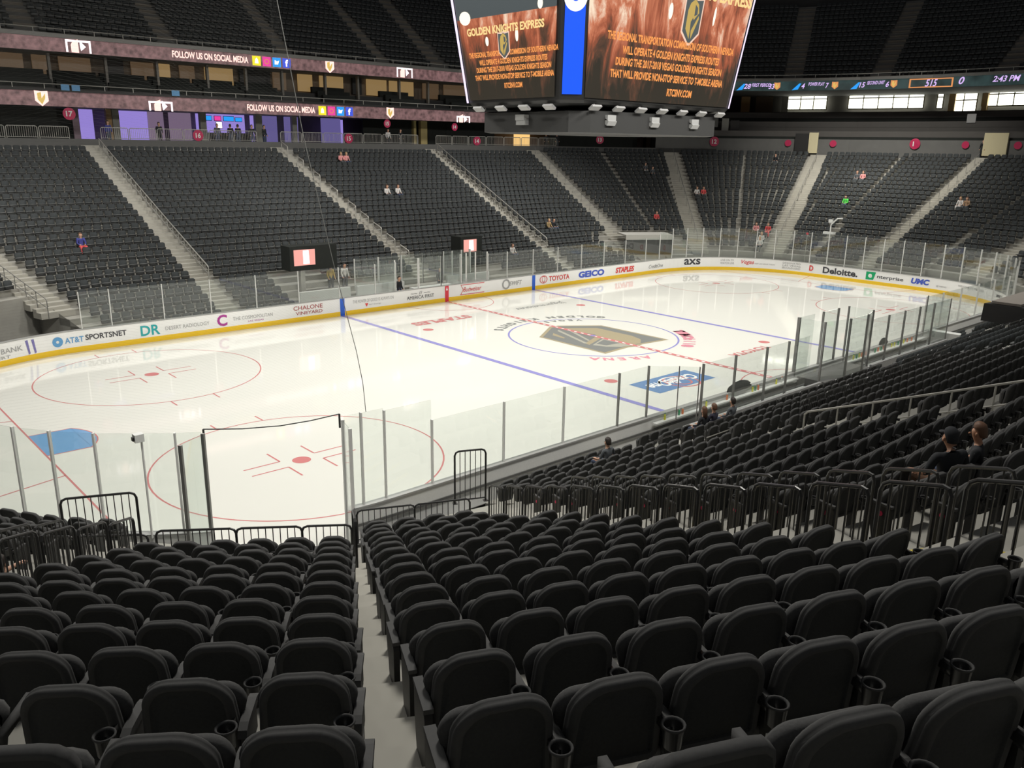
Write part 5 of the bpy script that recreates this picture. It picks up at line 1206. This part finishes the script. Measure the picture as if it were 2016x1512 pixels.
# small rails in the side block: black hoops near the glass
for k, (x, y, i) in enumerate(((-13.2, -16.6, -6), (-11.2, -17.5, -5), (-9.2, -17.5, -5), (-14.9, -16.0, -7), (-4.2, -17.5, -5), (0.6, -17.5, -5))):
    e = empty('seat_front_rail', (x, y, tread(i)), 0, 'small black rail frame among the lower side seats, %s of the set' % ordn(k), 'railing', 'small rails of the side block'); a = MB(); a.tube([(0, 0, 0), (0, 0, .92), (.06, 0, .98), (1.3, 0, .98), (1.36, 0, .92), (1.36, 0, 0)], .022, 6); a.build('frame', M_tube, e); a = MB(); a.tube([(0, 0, .55), (1.36, 0, .55)], .018, 5); a.build('mid_bar', M_rail, e)

# ================================================================ BENCH AREA, near side
def boxthing(name, label, cat, x0, x1, y0, y1, z0, z1, m, group=None, m2=None):
    mb = MB(); mb.box(x0, x1, y0, y1, z0, z1, 0)
    if m2: mb.box(x0-.02, x1+.02, y0-.02, y1+.02, z1, z1+.03, 1)
    o = mb.build(name, [m, m2] if m2 else m); return tag(o, label, cat, group)
for x0, x1, nm in ((-10.2, -2.2, 'nearer'), (2.1, 10.2, 'farther')):
    boxthing('team_bench', 'white plastic players\' bench seat of the %s team box' % nm, 'bench', x0, x1, -13.95, -13.6, .1, .62, M_wht)
    boxthing('bench_back_wall', 'low grey wall behind the %s team bench' % nm, 'wall', x0, x1, -14.38, -14.28, -.16, .95, mat('bench_wall', (.30, .30, .30), .6, noise=.06))
boxthing('scorer_platform', 'dark platform between the two team benches', 'platform', -2.0, 1.9, -14.4, -13.2, -.16, .9, M_concd)
M_btl = [mat('bottle_yellow', (.80, .78, .05), .35), mat('bottle_green', (.02, .30, .12), .35), mat('bottle_orange', (.85, .22, .06), .35), mat('bottle_clear', (.7, .72, .7), .3)]
def bottle_mesh(m, cap):
    mb = MB(); n = 8; mb.loops([[(r*math.cos(2*math.pi*k/n), r*math.sin(2*math.pi*k/n), z) for k in range(n)] for r, z in ((.036, 0), (.038, .02), (.038, .15), (.02, .19), (.014, .20))], mi=0); mb.box(-.013, .013, -.013, .013, .20, .25, 1); return mb.mesh('bottle', [m, cap])
bm_ = [bottle_mesh(M_btl[0], M_btl[1]), bottle_mesh(M_btl[1], M_wht), bottle_mesh(M_btl[2], M_wht), bottle_mesh(M_btl[3], M_btl[2])]; bn = ['yellow', 'green', 'orange', 'clear']
bi = 0
for x in (-10.7, -9.9, -9.7, -8.6, -8.3, -7.0, -6.6, -5.3, -5.1, -4.9, -3.6, -3.2, 2.8, 3.1, 3.35, 3.6, 4.0, 4.3, 4.9, 5.2, 5.5, 5.8, 6.6, 6.9, 7.3, 7.9, 8.3, 8.8, 9.2):
    q = (0, 1, 2, 3, 0, 2, 1, 0, 1, 2, 0, 3)[bi % 12] if x < 2 else (0, 0, 1, 0, 2, 2, 3, 1, 2, 1, 2)[bi % 11]
    o = link('drink_bottle', bm_[q], None, (x, -13.20, .86)); tag(o, '%s drink bottle on the bench ledge, %s along from the near end' % (bn[q], ordn(bi)), 'bottle', 'bottles on the bench ledges'); bi += 1
for x0, x1, nm in ((-11.3, -2.1, 'nearer'), (2.0, 10.3, 'farther')): boxthing('bench_ledge', 'pale ledge along the inside of the boards at the %s bench' % nm, 'ledge', x0, x1, -13.32, -13.15, .80, .86, M_wht)
# bags / cloth slung over the boards
def lump(name, label, cat, loc, sx, sy, sz, m, seed=0):
    mb = MB(); n, k = 12, 6; r0 = random.Random(seed)
    L = []
    for j in range(k+1):
        t = j/k; rr = (1-t**2.2)**.6 if t < 1 else .02
        L.append([(sx*rr*math.cos(2*math.pi*a/n)*(1+.15*r0.uniform(-1, 1)), sy*rr*math.sin(2*math.pi*a/n)*(1+.15*r0.uniform(-1, 1)), sz*t) for a in range(n)])
    mb.loops(L); o = mb.build(name, m, None, True); o.location = loc; return tag(o, label, cat)
lump('duffel_bag', 'black bag slumped on the boards at the middle of the nearer bench', 'bag', (-6.0, -13.05, 1.07), .75, .15, .34, M_drape, 1)
lump('duffel_bag', 'small black bag on the boards at the farther bench', 'bag', (6.0, -13.05, 1.07), .35, .13, .32, M_drape, 2)
# rails with bars behind benches (black barrier groups) and the draped platform beyond
for k in range(7): barrier((-9.6+1.25*k, -16.1), (-8.45+1.25*k, -16.1), tread(-7)+.02, 1.0, 'black barrier panel behind the nearer bench, %s from its near end' % ordn(k), 'barriers behind the benches')
for k in range(9): barrier((-1.0+1.3*k, -16.9), (.2+1.3*k, -16.9), tread(-6)+.02, 1.0, 'black barrier panel behind the bench divider, %s from the left' % ordn(k), 'barriers behind the benches')
for k in range(8): barrier((-10.9+1.3*k, -18.3), (-9.7+1.3*k, -18.3), tread(-4)+.02, 1.0, 'black barrier panel across the side seats, %s from the left' % ordn(k), 'barriers behind the benches')
for k in range(8): barrier((8.0+1.4*k, -17.6), (9.3+1.4*k, -17.6), tread(-5)+.02, 1.05, 'black barrier panel by the draped platform, %s from the left' % ordn(k), 'barriers behind the benches')
t_ = empty('draped_platform', (0, 0, 0), 0, 'black draped camera platform with grey top among the right side seats', 'platform')
mb = MB(); mb.add([(11.4, -15.3, 1.9), (17.6, -16.6, 2.1), (17.6, -17.6, 2.1), (11.4, -17.2, 1.9), (11.5, -15.3, 2.75), (17.6, -16.6, 2.85), (17.6, -17.6, 2.85), (11.5, -17.2, 2.75)], [(4, 5, 6, 7), (0, 1, 5, 4), (1, 2, 6, 5), (3, 0, 4, 7), (2, 3, 7, 6), (0, 3, 2, 1)]); mb.build('drape', M_black, t_)
mb = MB(); mb.box(11.6, 17.4, -16.9, -15.6, 2.78, 2.90); mb.build('platform_top', mat('platform_top', (.20, .18, .16), .8, noise=.1), t_)
mb = MB()
for x in (11.6, 14.5, 17.3): mb.box(x-.04, x+.04, -16.7, -16.6, .3, 1.95)
mb.build('legs', M_black, t_)
for k in range(7):
    o = link('white_cup', bm_[3], None, (11.9+.55*k, -17.9, tread(-5)+.98)); tag(o, 'small white item on the table by the draped platform, %s from the left' % ordn(k), 'cup', 'items by the draped platform')
boxthing('media_table', 'long dark table with white things beside the draped platform', 'table', 11.4, 16.2, -18.2, -17.75, tread(-5)+.0, tread(-5)+.98, M_concd)
boxthing('end_board', 'white board face where the near boards meet the farther bench', 'panel', 10.4, 10.9, -14.8, -13.3, -.1, 1.2, M_wht)

# ================================================================ FAR SIDE: penalty boxes, screens
for x0, x1, nm in ((-9.6, -6.2, 'left'), (-5.7, -2.2, 'left penalty'), (1.3, 5.0, 'right penalty')):
    boxthing('box_counter', 'white fronted counter of the %s box across the ice' % nm, 'counter', x0, x1, 14.55, 14.75, -.1, 1.35, M_wht)
boxthing('timekeeper_table', 'white timekeeper table between the penalty boxes', 'table', -2.0, 1.1, 13.6, 14.3, .05, .95, M_wht)
for k, (x0, x1) in enumerate(((-5.4, -4.0), (-3.8, -2.4), (1.5, 3.4))): boxthing('penalty_bench', 'pale bench inside the penalty box across the ice, %s from the left' % ordn(k), 'bench', x0, x1, 13.9, 14.2, .1, .62, M_wht)
def tv(x0, x1, y, z0, z1, label, box, k=0):
    e = empty('monitor', (0, 0, 0), 0, label, 'screen')
    mb = MB(); mb.box(x0-.25, x1+box, y, y+1.1, z0-.3, z1+.2); mb.build('housing', M_drape, e)
    mb = MB(); mb.add([(x0, y-.01, z0), (x1, y-.01, z0), (x1, y-.01, z1), (x0, y-.01, z1)], [(0, 1, 2, 3)]); mb.build('display_face', emat('monitor_pink', (1, .42, .36), 1.0), e)
    mb = MB(); c = (x0+x1)/2; mb.add([(c-.1, y-.02, z0+.08), (c+.32, y-.02, z0+.08), (c+.28, y-.02, z1-.05), (c-.1, y-.02, z1-.05)], [(0, 1, 2, 3)]); mb.build('display_glow', emat('monitor_white', (1, .95, .95), 1.4), e)
    mb = MB(); mb.box(c-.15, c+.15, y+.3, y+.6, -.1, z0-.3); mb.build('stand', M_rail, e)
tv(-9.4, -8.0, 15.5, 2.78, 3.72, 'pink glowing monitor in a black housing left of the penalty boxes', 1.5)
tv(3.45, 4.6, 15.5, 2.70, 3.55, 'smaller pink glowing monitor right of the penalty boxes', .5)
# far right corner tunnel with its pale canopy
e = empty('tunnel_canopy', (0, 0, 0), 0, 'pale lettered canopy over the dark tunnel mouth in the far right corner', 'canopy')
ths = pa_t = Path(far_path(16.4, 0))
mb = MB(); P0, P1 = np.array([22.0, 17.2]), np.array([25.6, 15.0]); d = (P1-P0)/np.linalg.norm(P1-P0); n_ = np.array([d[1], -d[0]])
mb.obox((*P0, 2.75), (*P1, 2.75), 2.4, .12); mb.obox((*(P0+n_*1.2), 2.62), (*(P1+n_*1.2), 2.62), .1, .42); mb.build('canopy_slab', mat('canopy_pale', (.55, .54, .50), .6, noise=.08), e)
mb = MB(); mb.obox((*(P0+n_*.9), 1.2), (*(P1+n_*.9), 1.2), .3, 2.4); mb.build('tunnel_mouth', M_black, e)
# stack of nets / goalie light pole at the far end glass
e = empty('goal_light_pole', (31.0, 3.2, 1.0), 0, 'white pole with camera heads standing behind the far end glass', 'camera')
mb = MB(); mb.tube([(0, 0, 0), (0, 0, 3.4)], .05, 8); mb.build('pole', M_wht, e); mb = MB(); mb.box(-.2, .2, -.35, .5, 2.45, 2.62); mb.build('shelf', M_wht, e); mb = MB(); mb.tube([(0, 0, 3.2), (0, -.5, 3.7), (0, -.9, 3.75)], .06, 6); mb.build('arm', M_wht, e); mb = MB(); mb.box(-.1, .1, -.1, .2, 3.35, 3.6); mb.build('camera_head', M_wht, e)
e = empty('goal_light', (30.75, 5.0, 1.07), 0, 'thin red goal light post on the far end boards', 'lamp'); mb = MB(); mb.tube([(0, 0, 0), (0, 0, 2.2)], .03, 6); mb.build('pole', M_rail, e); mb = MB(); mb.box(-.06, .06, -.06, .06, 2.2, 2.35); mb.build('lamp_head', M_red, e)
# ================================================================ PEOPLE
SKIN = mat('skin', (.62, .36, .25), .55, noise=.05); SKIN2 = mat('skin_tan', (.50, .26, .16), .55, noise=.05)
HAIRD = mat('hair_dark', (.03, .022, .018), .6, noise=.2, nscale=80); HAIRB = mat('hair_blond', (.45, .30, .14), .6, noise=.2, nscale=80); HAIRR = mat('hair_brown', (.14, .07, .04), .6, noise=.2, nscale=80)
def cloth(n, c): return mat('cloth_'+n, c, .85, noise=.1, nscale=40)
SIT = dict(pelvis=((0, 0, .0), .125), spine=((0, -.02, .20), .115), chest=((0, -.01, .38), .135), neckb=((0, .0, .48), .055), neck=((0, .02, .54), .048), head=((0, .035, .63), .082), crown=((0, .03, .715), .072),
           shL=((.165, 0, .45), .058), elL=((.225, .06, .20), .040), wrL=((.15, .27, .12), .028), hnL=((.11, .34, .12), .030), shR=((-.165, 0, .45), .058), elR=((-.225, .06, .20), .040), wrR=((-.15, .27, .12), .028), hnR=((-.11, .34, .12), .030),
           hpL=((.10, .05, -.01), .085), knL=((.13, .44, .02), .060), anL=((.13, .46, -.38), .040), toL=((.135, .60, -.42), .035), hpR=((-.10, .05, -.01), .085), knR=((-.13, .44, .02), .060), anR=((-.13, .46, -.38), .040), toR=((-.135, .60, -.42), .035))
STAND = dict(pelvis=((0, 0, .95), .125), spine=((0, 0, 1.12), .115), chest=((0, -.01, 1.32), .14), neckb=((0, -.005, 1.45), .055), neck=((0, .005, 1.50), .048), head=((0, .02, 1.61), .082), crown=((0, .015, 1.69), .072),
             shL=((.175, -.01, 1.40), .058), elL=((.235, .0, 1.12), .040), wrL=((.22, .14, .92), .028), hnL=((.20, .19, .86), .030), shR=((-.175, -.01, 1.40), .058), elR=((-.235, .0, 1.12), .040), wrR=((-.22, .14, .92), .028), hnR=((-.20, .19, .86), .030),
             hpL=((.095, 0, .90), .088), knL=((.11, .02, .50), .058), anL=((.12, -.02, .09), .040), toL=((.13, .13, .035), .035), hpR=((-.095, 0, .90), .088), knR=((-.11, .02, .50), .058), anR=((-.12, -.02, .09), .040), toR=((-.13, .13, .035), .035))
BONES = [('pelvis', 'spine', 's'), ('spine', 'chest', 's'), ('chest', 'neckb', 's'), ('neckb', 'neck', 'k'), ('neck', 'head', 'k'), ('head', 'crown', 'k'), ('chest', 'shL', 's'), ('shL', 'elL', 'u'), ('elL', 'wrL', 'f'), ('wrL', 'hnL', 'k'), ('chest', 'shR', 's'), ('shR', 'elR', 'u'), ('elR', 'wrR', 'f'), ('wrR', 'hnR', 'k'),
         ('pelvis', 'hpL', 'p'), ('hpL', 'knL', 'p'), ('knL', 'anL', 'p'), ('anL', 'toL', 't'), ('pelvis', 'hpR', 'p'), ('hpR', 'knR', 'p'), ('knR', 'anR', 'p'), ('anR', 'toR', 't')]
def add_hand(J, B, side, wr, d, curl=.5):
    """replace the hand stub by palm and five fingers; d = forearm direction"""
    w = Vector(J[wr][0]); d = Vector(d).normalized(); up_ = Vector((0, 0, 1)); s = d.cross(up_).normalized()*(1 if side == 'L' else -1); dn = -up_
    hn = 'hn'+side; J[hn] = (tuple(w+d*.055), .030)
    J['pk'+side] = (tuple(w+d*.088), .026); B.append((hn, 'pk'+side, 'k'))
    for k, (o_, l) in enumerate(((-.030, .062), (-.010, .072), (.010, .068), (.029, .055))):
        a = w+d*.098+s*o_; b = a+d*l*.45+dn*l*.2*curl; c = b+d*l*.35*(1-curl*.5)+dn*l*.5*curl
        for nm, p, r in (('a', a, .0105), ('b', b, .0092), ('c', c, .0075)): J['f%d%s%s' % (k, nm, side)] = (tuple(p), r)
        B += [('pk'+side, 'f%da%s' % (k, side), 'k'), ('f%da%s' % (k, side), 'f%db%s' % (k, side), 'k'), ('f%db%s' % (k, side), 'f%dc%s' % (k, side), 'k')]
    a = w+d*.045-s*.034; b = a+d*.03-s*.018+dn*.01; c = b+d*.025+dn*.012
    for nm, p, r in (('a', a, .013), ('b', b, .0105), ('c', c, .008)): J['th%s%s' % (nm, side)] = (tuple(p), r)
    B += [(hn, 'tha'+side, 'k'), ('tha'+side, 'thb'+side, 'k'), ('thb'+side, 'thc'+side, 'k')]
def skin_mesh(J, B, sub=1):
    names = list(J); idx = {n: i for i, n in enumerate(names)}
    me = bpy.data.meshes.new('b'); me.from_pydata([J[n][0] for n in names], [(idx[a], idx[b]) for a, b, _ in B], []); o = bpy.data.objects.new('b', me); COL.objects.link(o)
    md = o.modifiers.new('s', 'SKIN'); md.use_smooth_shade = True; md.branch_smoothing = .6
    sl = me.skin_vertices[0].data if me.skin_vertices else None
    for n in names: v = sl[idx[n]]; v.radius = (J[n][1], J[n][1]*(.80 if n in ('chest', 'spine', 'pelvis') else 1)); v.use_root = (n == 'pelvis')
    if sub: q = o.modifiers.new('u', 'SUBSURF'); q.levels = q.render_levels = sub
    bpy.context.view_layer.update(); dg = bpy.context.evaluated_depsgraph_get(); m2 = bpy.data.meshes.new_from_object(o.evaluated_get(dg))
    COL.objects.unlink(o); bpy.data.objects.remove(o); return m2
def person_mesh(J, B, mats, sleeve=True, legs=True, sub=1):
    """mats: skin, shirt, trousers, shoes"""
    me = skin_mesh(J, B, sub); me.materials.clear()
    for m in mats: me.materials.append(m)
    seg = [(np.array(J[a][0]), np.array(J[b][0]), t) for a, b, t in B]
    slot = {'s': 1, 'u': 1, 'f': 1 if sleeve else 0, 'k': 0, 'p': 2, 't': 3}
    for p in me.polygons:
        c = np.array(p.center); best, bt = 1e9, 's'
        for a, b, t in seg:
            ab = b-a; u = max(0, min(1, (c-a)@ab/(ab@ab))); d = np.linalg.norm(c-a-ab*u)
            if d < best: best, bt = d, t
        p.material_index = slot[bt]; p.use_smooth = True
    return me
def head_features(J, e, skin, hair, cap=None, long_hair=False, face=True, turn=0):
    h = Vector(J['head'][0]); mb = MB(); n = 14
    if face:
        mb.loops([[(h.x+.012*math.cos(a)*s, h.y+.078+dy, h.z+dz+.012*math.sin(a)*s) for a in np.linspace(0, 2*math.pi, 7)[:-1]] for s, dy, dz in ((1.3, -.005, -.01), (1.0, .018, -.015), (.5, .024, -.018))])
        mb.build('nose', skin, e, True)
        for sx in (-1, 1):
            mb = MB(); mb.loops([[(h.x+sx*(.078+d), h.y+.0+.018*math.cos(a), h.z+.028*math.sin(a)) for a in np.linspace(0, 2*math.pi, 9)[:-1]] for d in (-.01, .012)]); mb.build('ear', skin, e, True)
        for sx in (-1, 1):
            mb = MB(); mb.loops([[(h.x+sx*.032+.011*math.cos(a), h.y+d, h.z+.018+.007*math.sin(a)) for a in np.linspace(0, 2*math.pi, 9)[:-1]] for d in (.070, .080)]); mb.build('eye', HAIRD, e, True)
        mb = MB(); mb.box(h.x-.022, h.x+.022, h.y+.07, h.y+.081, h.z-.048, h.z-.042); mb.build('mouth', HAIRD, e)
    c = Vector(J['crown'][0]); mb = MB(); L = []
    for z, r, dy in ((-.12 if not long_hair else -.26, .075 if not long_hair else .085, -.045), (-.06, .090, -.028), (.0, .095, -.014), (.05, .080, -.008), (.078, .045, -.004), (.088, .01, 0)):
        L.append([(c.x+r*math.cos(a), c.y+dy+(r*(1.02 if math.sin(a) < 0 else .86 if z > -.03 else .3))*math.sin(a), c.z+z) for a in np.linspace(0, 2*math.pi, n+1)[:-1]])
    mb.loops(L); mb.build('cap_crown' if cap else 'hair', cap or hair, e, True)
    if cap:
        mb = MB(); mb.loops([[(c.x+.075*math.cos(a), c.y+.06+.10*max(0, math.sin(a)), c.z+dz) for a in np.linspace(0, 2*math.pi, n+1)[:-1]] for dz in (-.02, -.008)]); mb.build('cap_brim', cap, e, True)
def person(J, B, mats, loc, heading, label, hair=HAIRD, sleeve=True, cap=None, long_hair=False, face=True, sub=1, mesh=None, group=None):
    e = empty('person', loc, heading-math.pi/2, label, 'person', group)
    me = mesh or person_mesh(J, B, mats, sleeve, True, sub); link('body', me, e)
    head_features(J, e, mats[0], hair, cap, long_hair, face); return e
def spot_near(x, y, z=None):
    return min(spots, key=lambda q: (q[0]-x)**2+(q[1]-y)**2)
blackc, greyc, whitec, redc, bluec, pinkc, greenc, denim, tealc = cloth('black', (.02, .022, .026)), cloth('grey', (.10, .11, .12)), cloth('white', (.72, .70, .68)), cloth('red', (.70, .10, .10)), cloth('blue', (.06, .07, .30)), cloth('pink', (.80, .35, .35)), cloth('green', (.12, .75, .12)), cloth('denim', (.06, .08, .14)), cloth('teal', (.25, .60, .55))
shoe = cloth('shoe', (.03, .03, .03))
def mod(base, **kw):
    J = dict(base); J.update(kw); return J
# the man in the black cap, seen from behind, right of the railed stairs
def seat_person(px, py, i_hint, J, B, mats, label, turn=0, **kw):
    q = spot_near(px, py); head = q[3]+math.pi/2+turn; f = (math.cos(q[3]+math.pi/2), math.sin(q[3]+math.pi/2))
    return person(J, B, mats, (q[0]+f[0]*.24, q[1]+f[1]*.24, q[2]+.50), head, label, **kw)
J = mod(SIT, neckb=((0, .0, .47), .06), neck=((0, .03, .53), .052), head=((-.02, .07, .625), .088), crown=((-.015, .06, .71), .080), shL=((.215, .02, .44), .075), shR=((-.215, .02, .44), .075), chest=((0, .02, .36), .185), spine=((0, .0, .18), .165), pelvis=((0, 0, 0), .17), elR=((-.30, .08, .17), .05), wrR=((-.24, .34, .10), .032), elL=((.32, .04, .17), .05), wrL=((.36, .31, .14), .032))
B = list(BONES); add_hand(J, B, 'R', 'wrR', (.35, .9, -.1), .6); add_hand(J, B, 'L', 'wrL', (.1, .95, -.15), .6)
seat_person(-22.05, -26.3, 6, J, B, [SKIN2, blackc, cloth('brown', (.13, .07, .04)), shoe], 'person in black cap and black t-shirt seated behind the railed stairs, back to us', cap=blackc, sleeve=False, sub=2, turn=-.2)
J = mod(SIT, neckb=((0, .0, .47), .06), neck=((0, .03, .53), .052), head=((.01, .05, .615), .084), crown=((.01, .04, .695), .076), shL=((.20, .02, .43), .072), shR=((-.20, .02, .43), .072), chest=((0, .02, .36), .165), spine=((0, 0, .18), .15)); B = list(BONES); add_hand(J, B, 'R', 'wrR', (.2, .9, .0), .5); add_hand(J, B, 'L', 'wrL', (-.2, .9, 0), .5)
seat_person(-21.3, -26.85, 6, J, B, [SKIN2, blackc, denim, shoe], 'person with short curly hair and dark shirt seated at the right picture edge', hair=HAIRR, sub=2, turn=.5, sleeve=False)
J = mod(SIT, elL=((.26, -.10, .26), .038), wrL=((.30, -.30, .06), .027)); J['elL'] = ((.30, .02, .24), .038); J['wrL'] = ((.40, .16, .05), .027)
B = list(BONES); add_hand(J, B, 'L', 'wrL', (.5, .6, -.5), .3); add_hand(J, B, 'R', 'wrR', (.2, .9, 0), .5)
seat_person(-16.2, -15.8, -7, J, B, [SKIN, greyc, denim, shoe], 'person with dark hair in grey sleeveless top seated in the lower side block, arm stretched out', sleeve=False, sub=2)
for k, (x, y, m, hr, lab) in enumerate(((-11.9, -15.8, blackc, HAIRR, 'person in black jacket leaning forward at the left of the three near the bench'), (-11.1, -15.8, cloth('dark_navy', (.03, .03, .05)), HAIRR, 'person with short reddish hair and a purple lanyard, middle of the three near the bench'), (-10.4, -15.8, greyc, HAIRD, 'person in dark grey shirt at the right of the three near the bench'))):
    J = mod(SIT); B = list(BONES); add_hand(J, B, 'L', 'wrL', (-.2, .9, 0), .5); add_hand(J, B, 'R', 'wrR', (.2, .9, 0), .5); seat_person(x, y, -7, J, B, [SKIN, m, denim, shoe], lab, hair=hr, long_hair=(k == 0))
# the person at the left picture edge: arm and dark sleeve over the rail
J = mod(SIT, elR=((-.30, .20, .34), .045), wrR=((-.22, .46, .42), .032), shR=((-.18, .03, .45), .06)); J['elR'] = ((.30, .22, .36), .045); J = mod(SIT, elR=((-.25, .22, .34), .046), wrR=((-.14, .47, .40), .034))
B = list(BONES); add_hand(J, B, 'R', 'wrR', (.3, .9, .05), .5); add_hand(J, B, 'L', 'wrL', (-.3, .9, 0), .5)
person(J, B, [SKIN, blackc, denim, shoe], (-31.1, -16.9, tread(0)+.15), R_(38), 'person in black shirt at the left picture edge with bare forearm on the railing', sleeve=False, sub=2)
# small figures across the arena
def far_person(base, loc, heading, mats, label, hair=HAIRR, long_hair=False, sleeve=True): return person(base, BONES, mats, loc, heading, label, hair=hair, sleeve=sleeve, sub=0, long_hair=long_hair, face=False)
def bowl_person(x, y, m, lab, hair=HAIRR, long_hair=False, base=SIT, used=set()):
    cand = sorted(spots, key=lambda q: (q[0]-x)**2+(q[1]-y)**2)[:6]; q = next(c for c in cand if (round(c[0], 2), round(c[1], 2)) not in used); used.add((round(q[0], 2), round(q[1], 2)))
    f = (math.cos(q[3]+math.pi/2), math.sin(q[3]+math.pi/2)); return far_person(base, (q[0]+f[0]*.22, q[1]+f[1]*.22, q[2]+.50), q[3]+math.pi/2, m, lab, hair, long_hair)
for x, y, m, lab, hr, lh in ((-19.3, 22.3, [SKIN, bluec, redc, shoe], 'person in blue and red alone in the far left block', HAIRR, False), (4.5, 33.7, [SKIN, pinkc, greyc, shoe], 'person in dull pink high in the far centre block, left of a pair', HAIRB, True), (5.1, 33.7, [SKIN, pinkc, denim, shoe], 'person in dull pink high in the far centre block, right of a pair', HAIRB, True),
        (5.3, 27.9, [SKIN, whitec, greyc, shoe], 'long haired person in white in the far centre block, left of a pair', HAIRR, True), (5.9, 27.9, [SKIN, whitec, denim, shoe], 'long haired person in white in the far centre block, right of a pair', HAIRR, True),
        (17.3, 20.9, [SKIN, blackc, denim, shoe], 'person in black low in the block before the far right corner, right of a pair', HAIRD, False), (16.8, 20.9, [SKIN, cloth('tan', (.35, .25, .12)), greyc, shoe], 'person in tan low in the block before the far right corner, left of a pair', HAIRB, False),
        (28.0, 18.6, [SKIN, redc, blackc, shoe], 'person in red above the pale tunnel canopy', HAIRR, False), (34.9, 25.6, [SKIN, greyc, whitec, shoe], 'person in grey and white in the far corner block below the scoreboard, left of a pair', HAIRD, False), (35.4, 25.2, [SKIN, greyc, greyc, shoe], 'person in grey in the far corner block below the scoreboard, right of a pair', HAIRD, False),
        (34.8, 19.8, [SKIN, whitec, greyc, shoe], 'person in white beside the far corner aisle, left of a pair', HAIRR, False), (35.1, 19.2, [SKIN, redc, greyc, shoe], 'person in red beside the far corner aisle, right of a pair', HAIRR, False),
        (45.3, 17.3, [SKIN, blackc, greyc, shoe], 'dark dressed person high in the end block', HAIRD, False), (45.4, 8.7, [SKIN, greyc, greyc, shoe], 'person in grey in the upper end block, left of a pair', HAIRR, False), (45.5, 8.1, [SKIN, pinkc, greyc, shoe], 'person in pink in the upper end block, right of a pair', HAIRR, False),
        (39.9, 6.9, [SKIN, greenc, denim, shoe], 'person in bright green shirt in the end block', HAIRD, False), (41.3, -2.6, [SKIN, whitec, whitec, shoe], 'person in white in the right end block, left of a pair', HAIRB, True), (41.4, -3.1, [SKIN, cloth('tan2', (.4, .26, .16)), greyc, shoe], 'person in tan in the right end block, right of a pair', HAIRR, False),
        (32.9, 10.2, [SKIN, redc, redc, shoe], 'person in red behind the far end glass, upper right of four', HAIRR, False), (32.6, 10.8, [SKIN, pinkc, greyc, shoe], 'long haired person behind the far end glass, upper left of four', HAIRR, True), (31.2, 9.6, [SKIN, whitec, tealc, shoe], 'person in white top and teal trousers behind the far end glass', HAIRB, True), (31.4, 9.0, [SKIN, whitec, greyc, shoe], 'person in white top and dark trousers behind the far end glass', HAIRB, True),
        (9.6, 17.4, [SKIN, whitec, denim, shoe], 'person in white sitting low behind the far glass near the centre', HAIRR, False)):
    bowl_person(x, y, m, lab, hr, lh)
for x, y, z, hd, m, lab in ((-7.9, 39.4, zc, -90, [SKIN, blackc, blackc, shoe], 'person in dark suit standing before the wide purple panel'), (-11.9, 38.7, zc, -80, [SKIN, bluec, denim, shoe], 'person in blue standing at the top of the far left stairs'),
        (-3.6, 38.5, zc, -90, [SKIN, greyc, denim, shoe], 'person at the rail left of the bar'), (-2.4, 38.7, zc, 90, [SKIN, blackc, denim, shoe], 'dark figure at the bar, leftmost of four'), (-1.8, 38.6, zc, 90, [SKIN, blackc, denim, shoe], 'dark figure at the bar, second of four'), (-.6, 38.6, zc, -90, [SKIN, blackc, denim, shoe], 'dark figure at the bar, third of four'), (.5, 38.6, zc, -60, [SKIN, blackc, denim, shoe], 'dark figure at the bar, rightmost of four'),
        (12.9, 38.6, zc, -90, [SKIN, whitec, blackc, shoe], 'person in dark vest and white sleeves before the curtain'), (14.3, 38.6, zc, -90, [SKIN, blackc, blackc, shoe], 'person in black standing before the curtain right of the vest wearer'),
        (31.0, 36.0, zc, -110, [SKIN, blackc, blackc, shoe], 'person in black standing before the warm doorway'), (32.0, 35.4, zc, -110, [SKIN, blackc, greyc, shoe], 'second person in black standing before the warm doorway'),
        (49.8, 15.9, tread(18), 200, [SKIN, blackc, blackc, shoe], 'person in black standing in the end doorway left of the cream wall'), (51.6, .2, tread(18), 180, [SKIN, blackc, blackc, shoe], 'person in black standing at the top of the end stairs by the cream wall'),
        (-6.6, 16.2, tread(-7), -90, [SKIN, cloth('gold', (.55, .40, .12)), greyc, shoe], 'person in gold jacket standing right of the monitor'), (-5.6, 16.2, tread(-7), -90, [SKIN, whitec, greyc, shoe], 'person in white shirt standing right of the one in gold'),
        (1.3, 15.4, .1, -90, [SKIN, greyc, denim, shoe], 'person in grey standing in the penalty box area'), (-3.2, 13.7, .1, -70, [SKIN, blackc, denim, shoe], 'person in dark clothes in the left penalty box'),
        (24.4, -16.9, .2, 160, [SKIN, pinkc, denim, shoe], 'person in pink shirt standing at the right picture edge by the glass')):
    far_person(STAND, (x, y, z), R_(hd), m, lab, HAIRD)
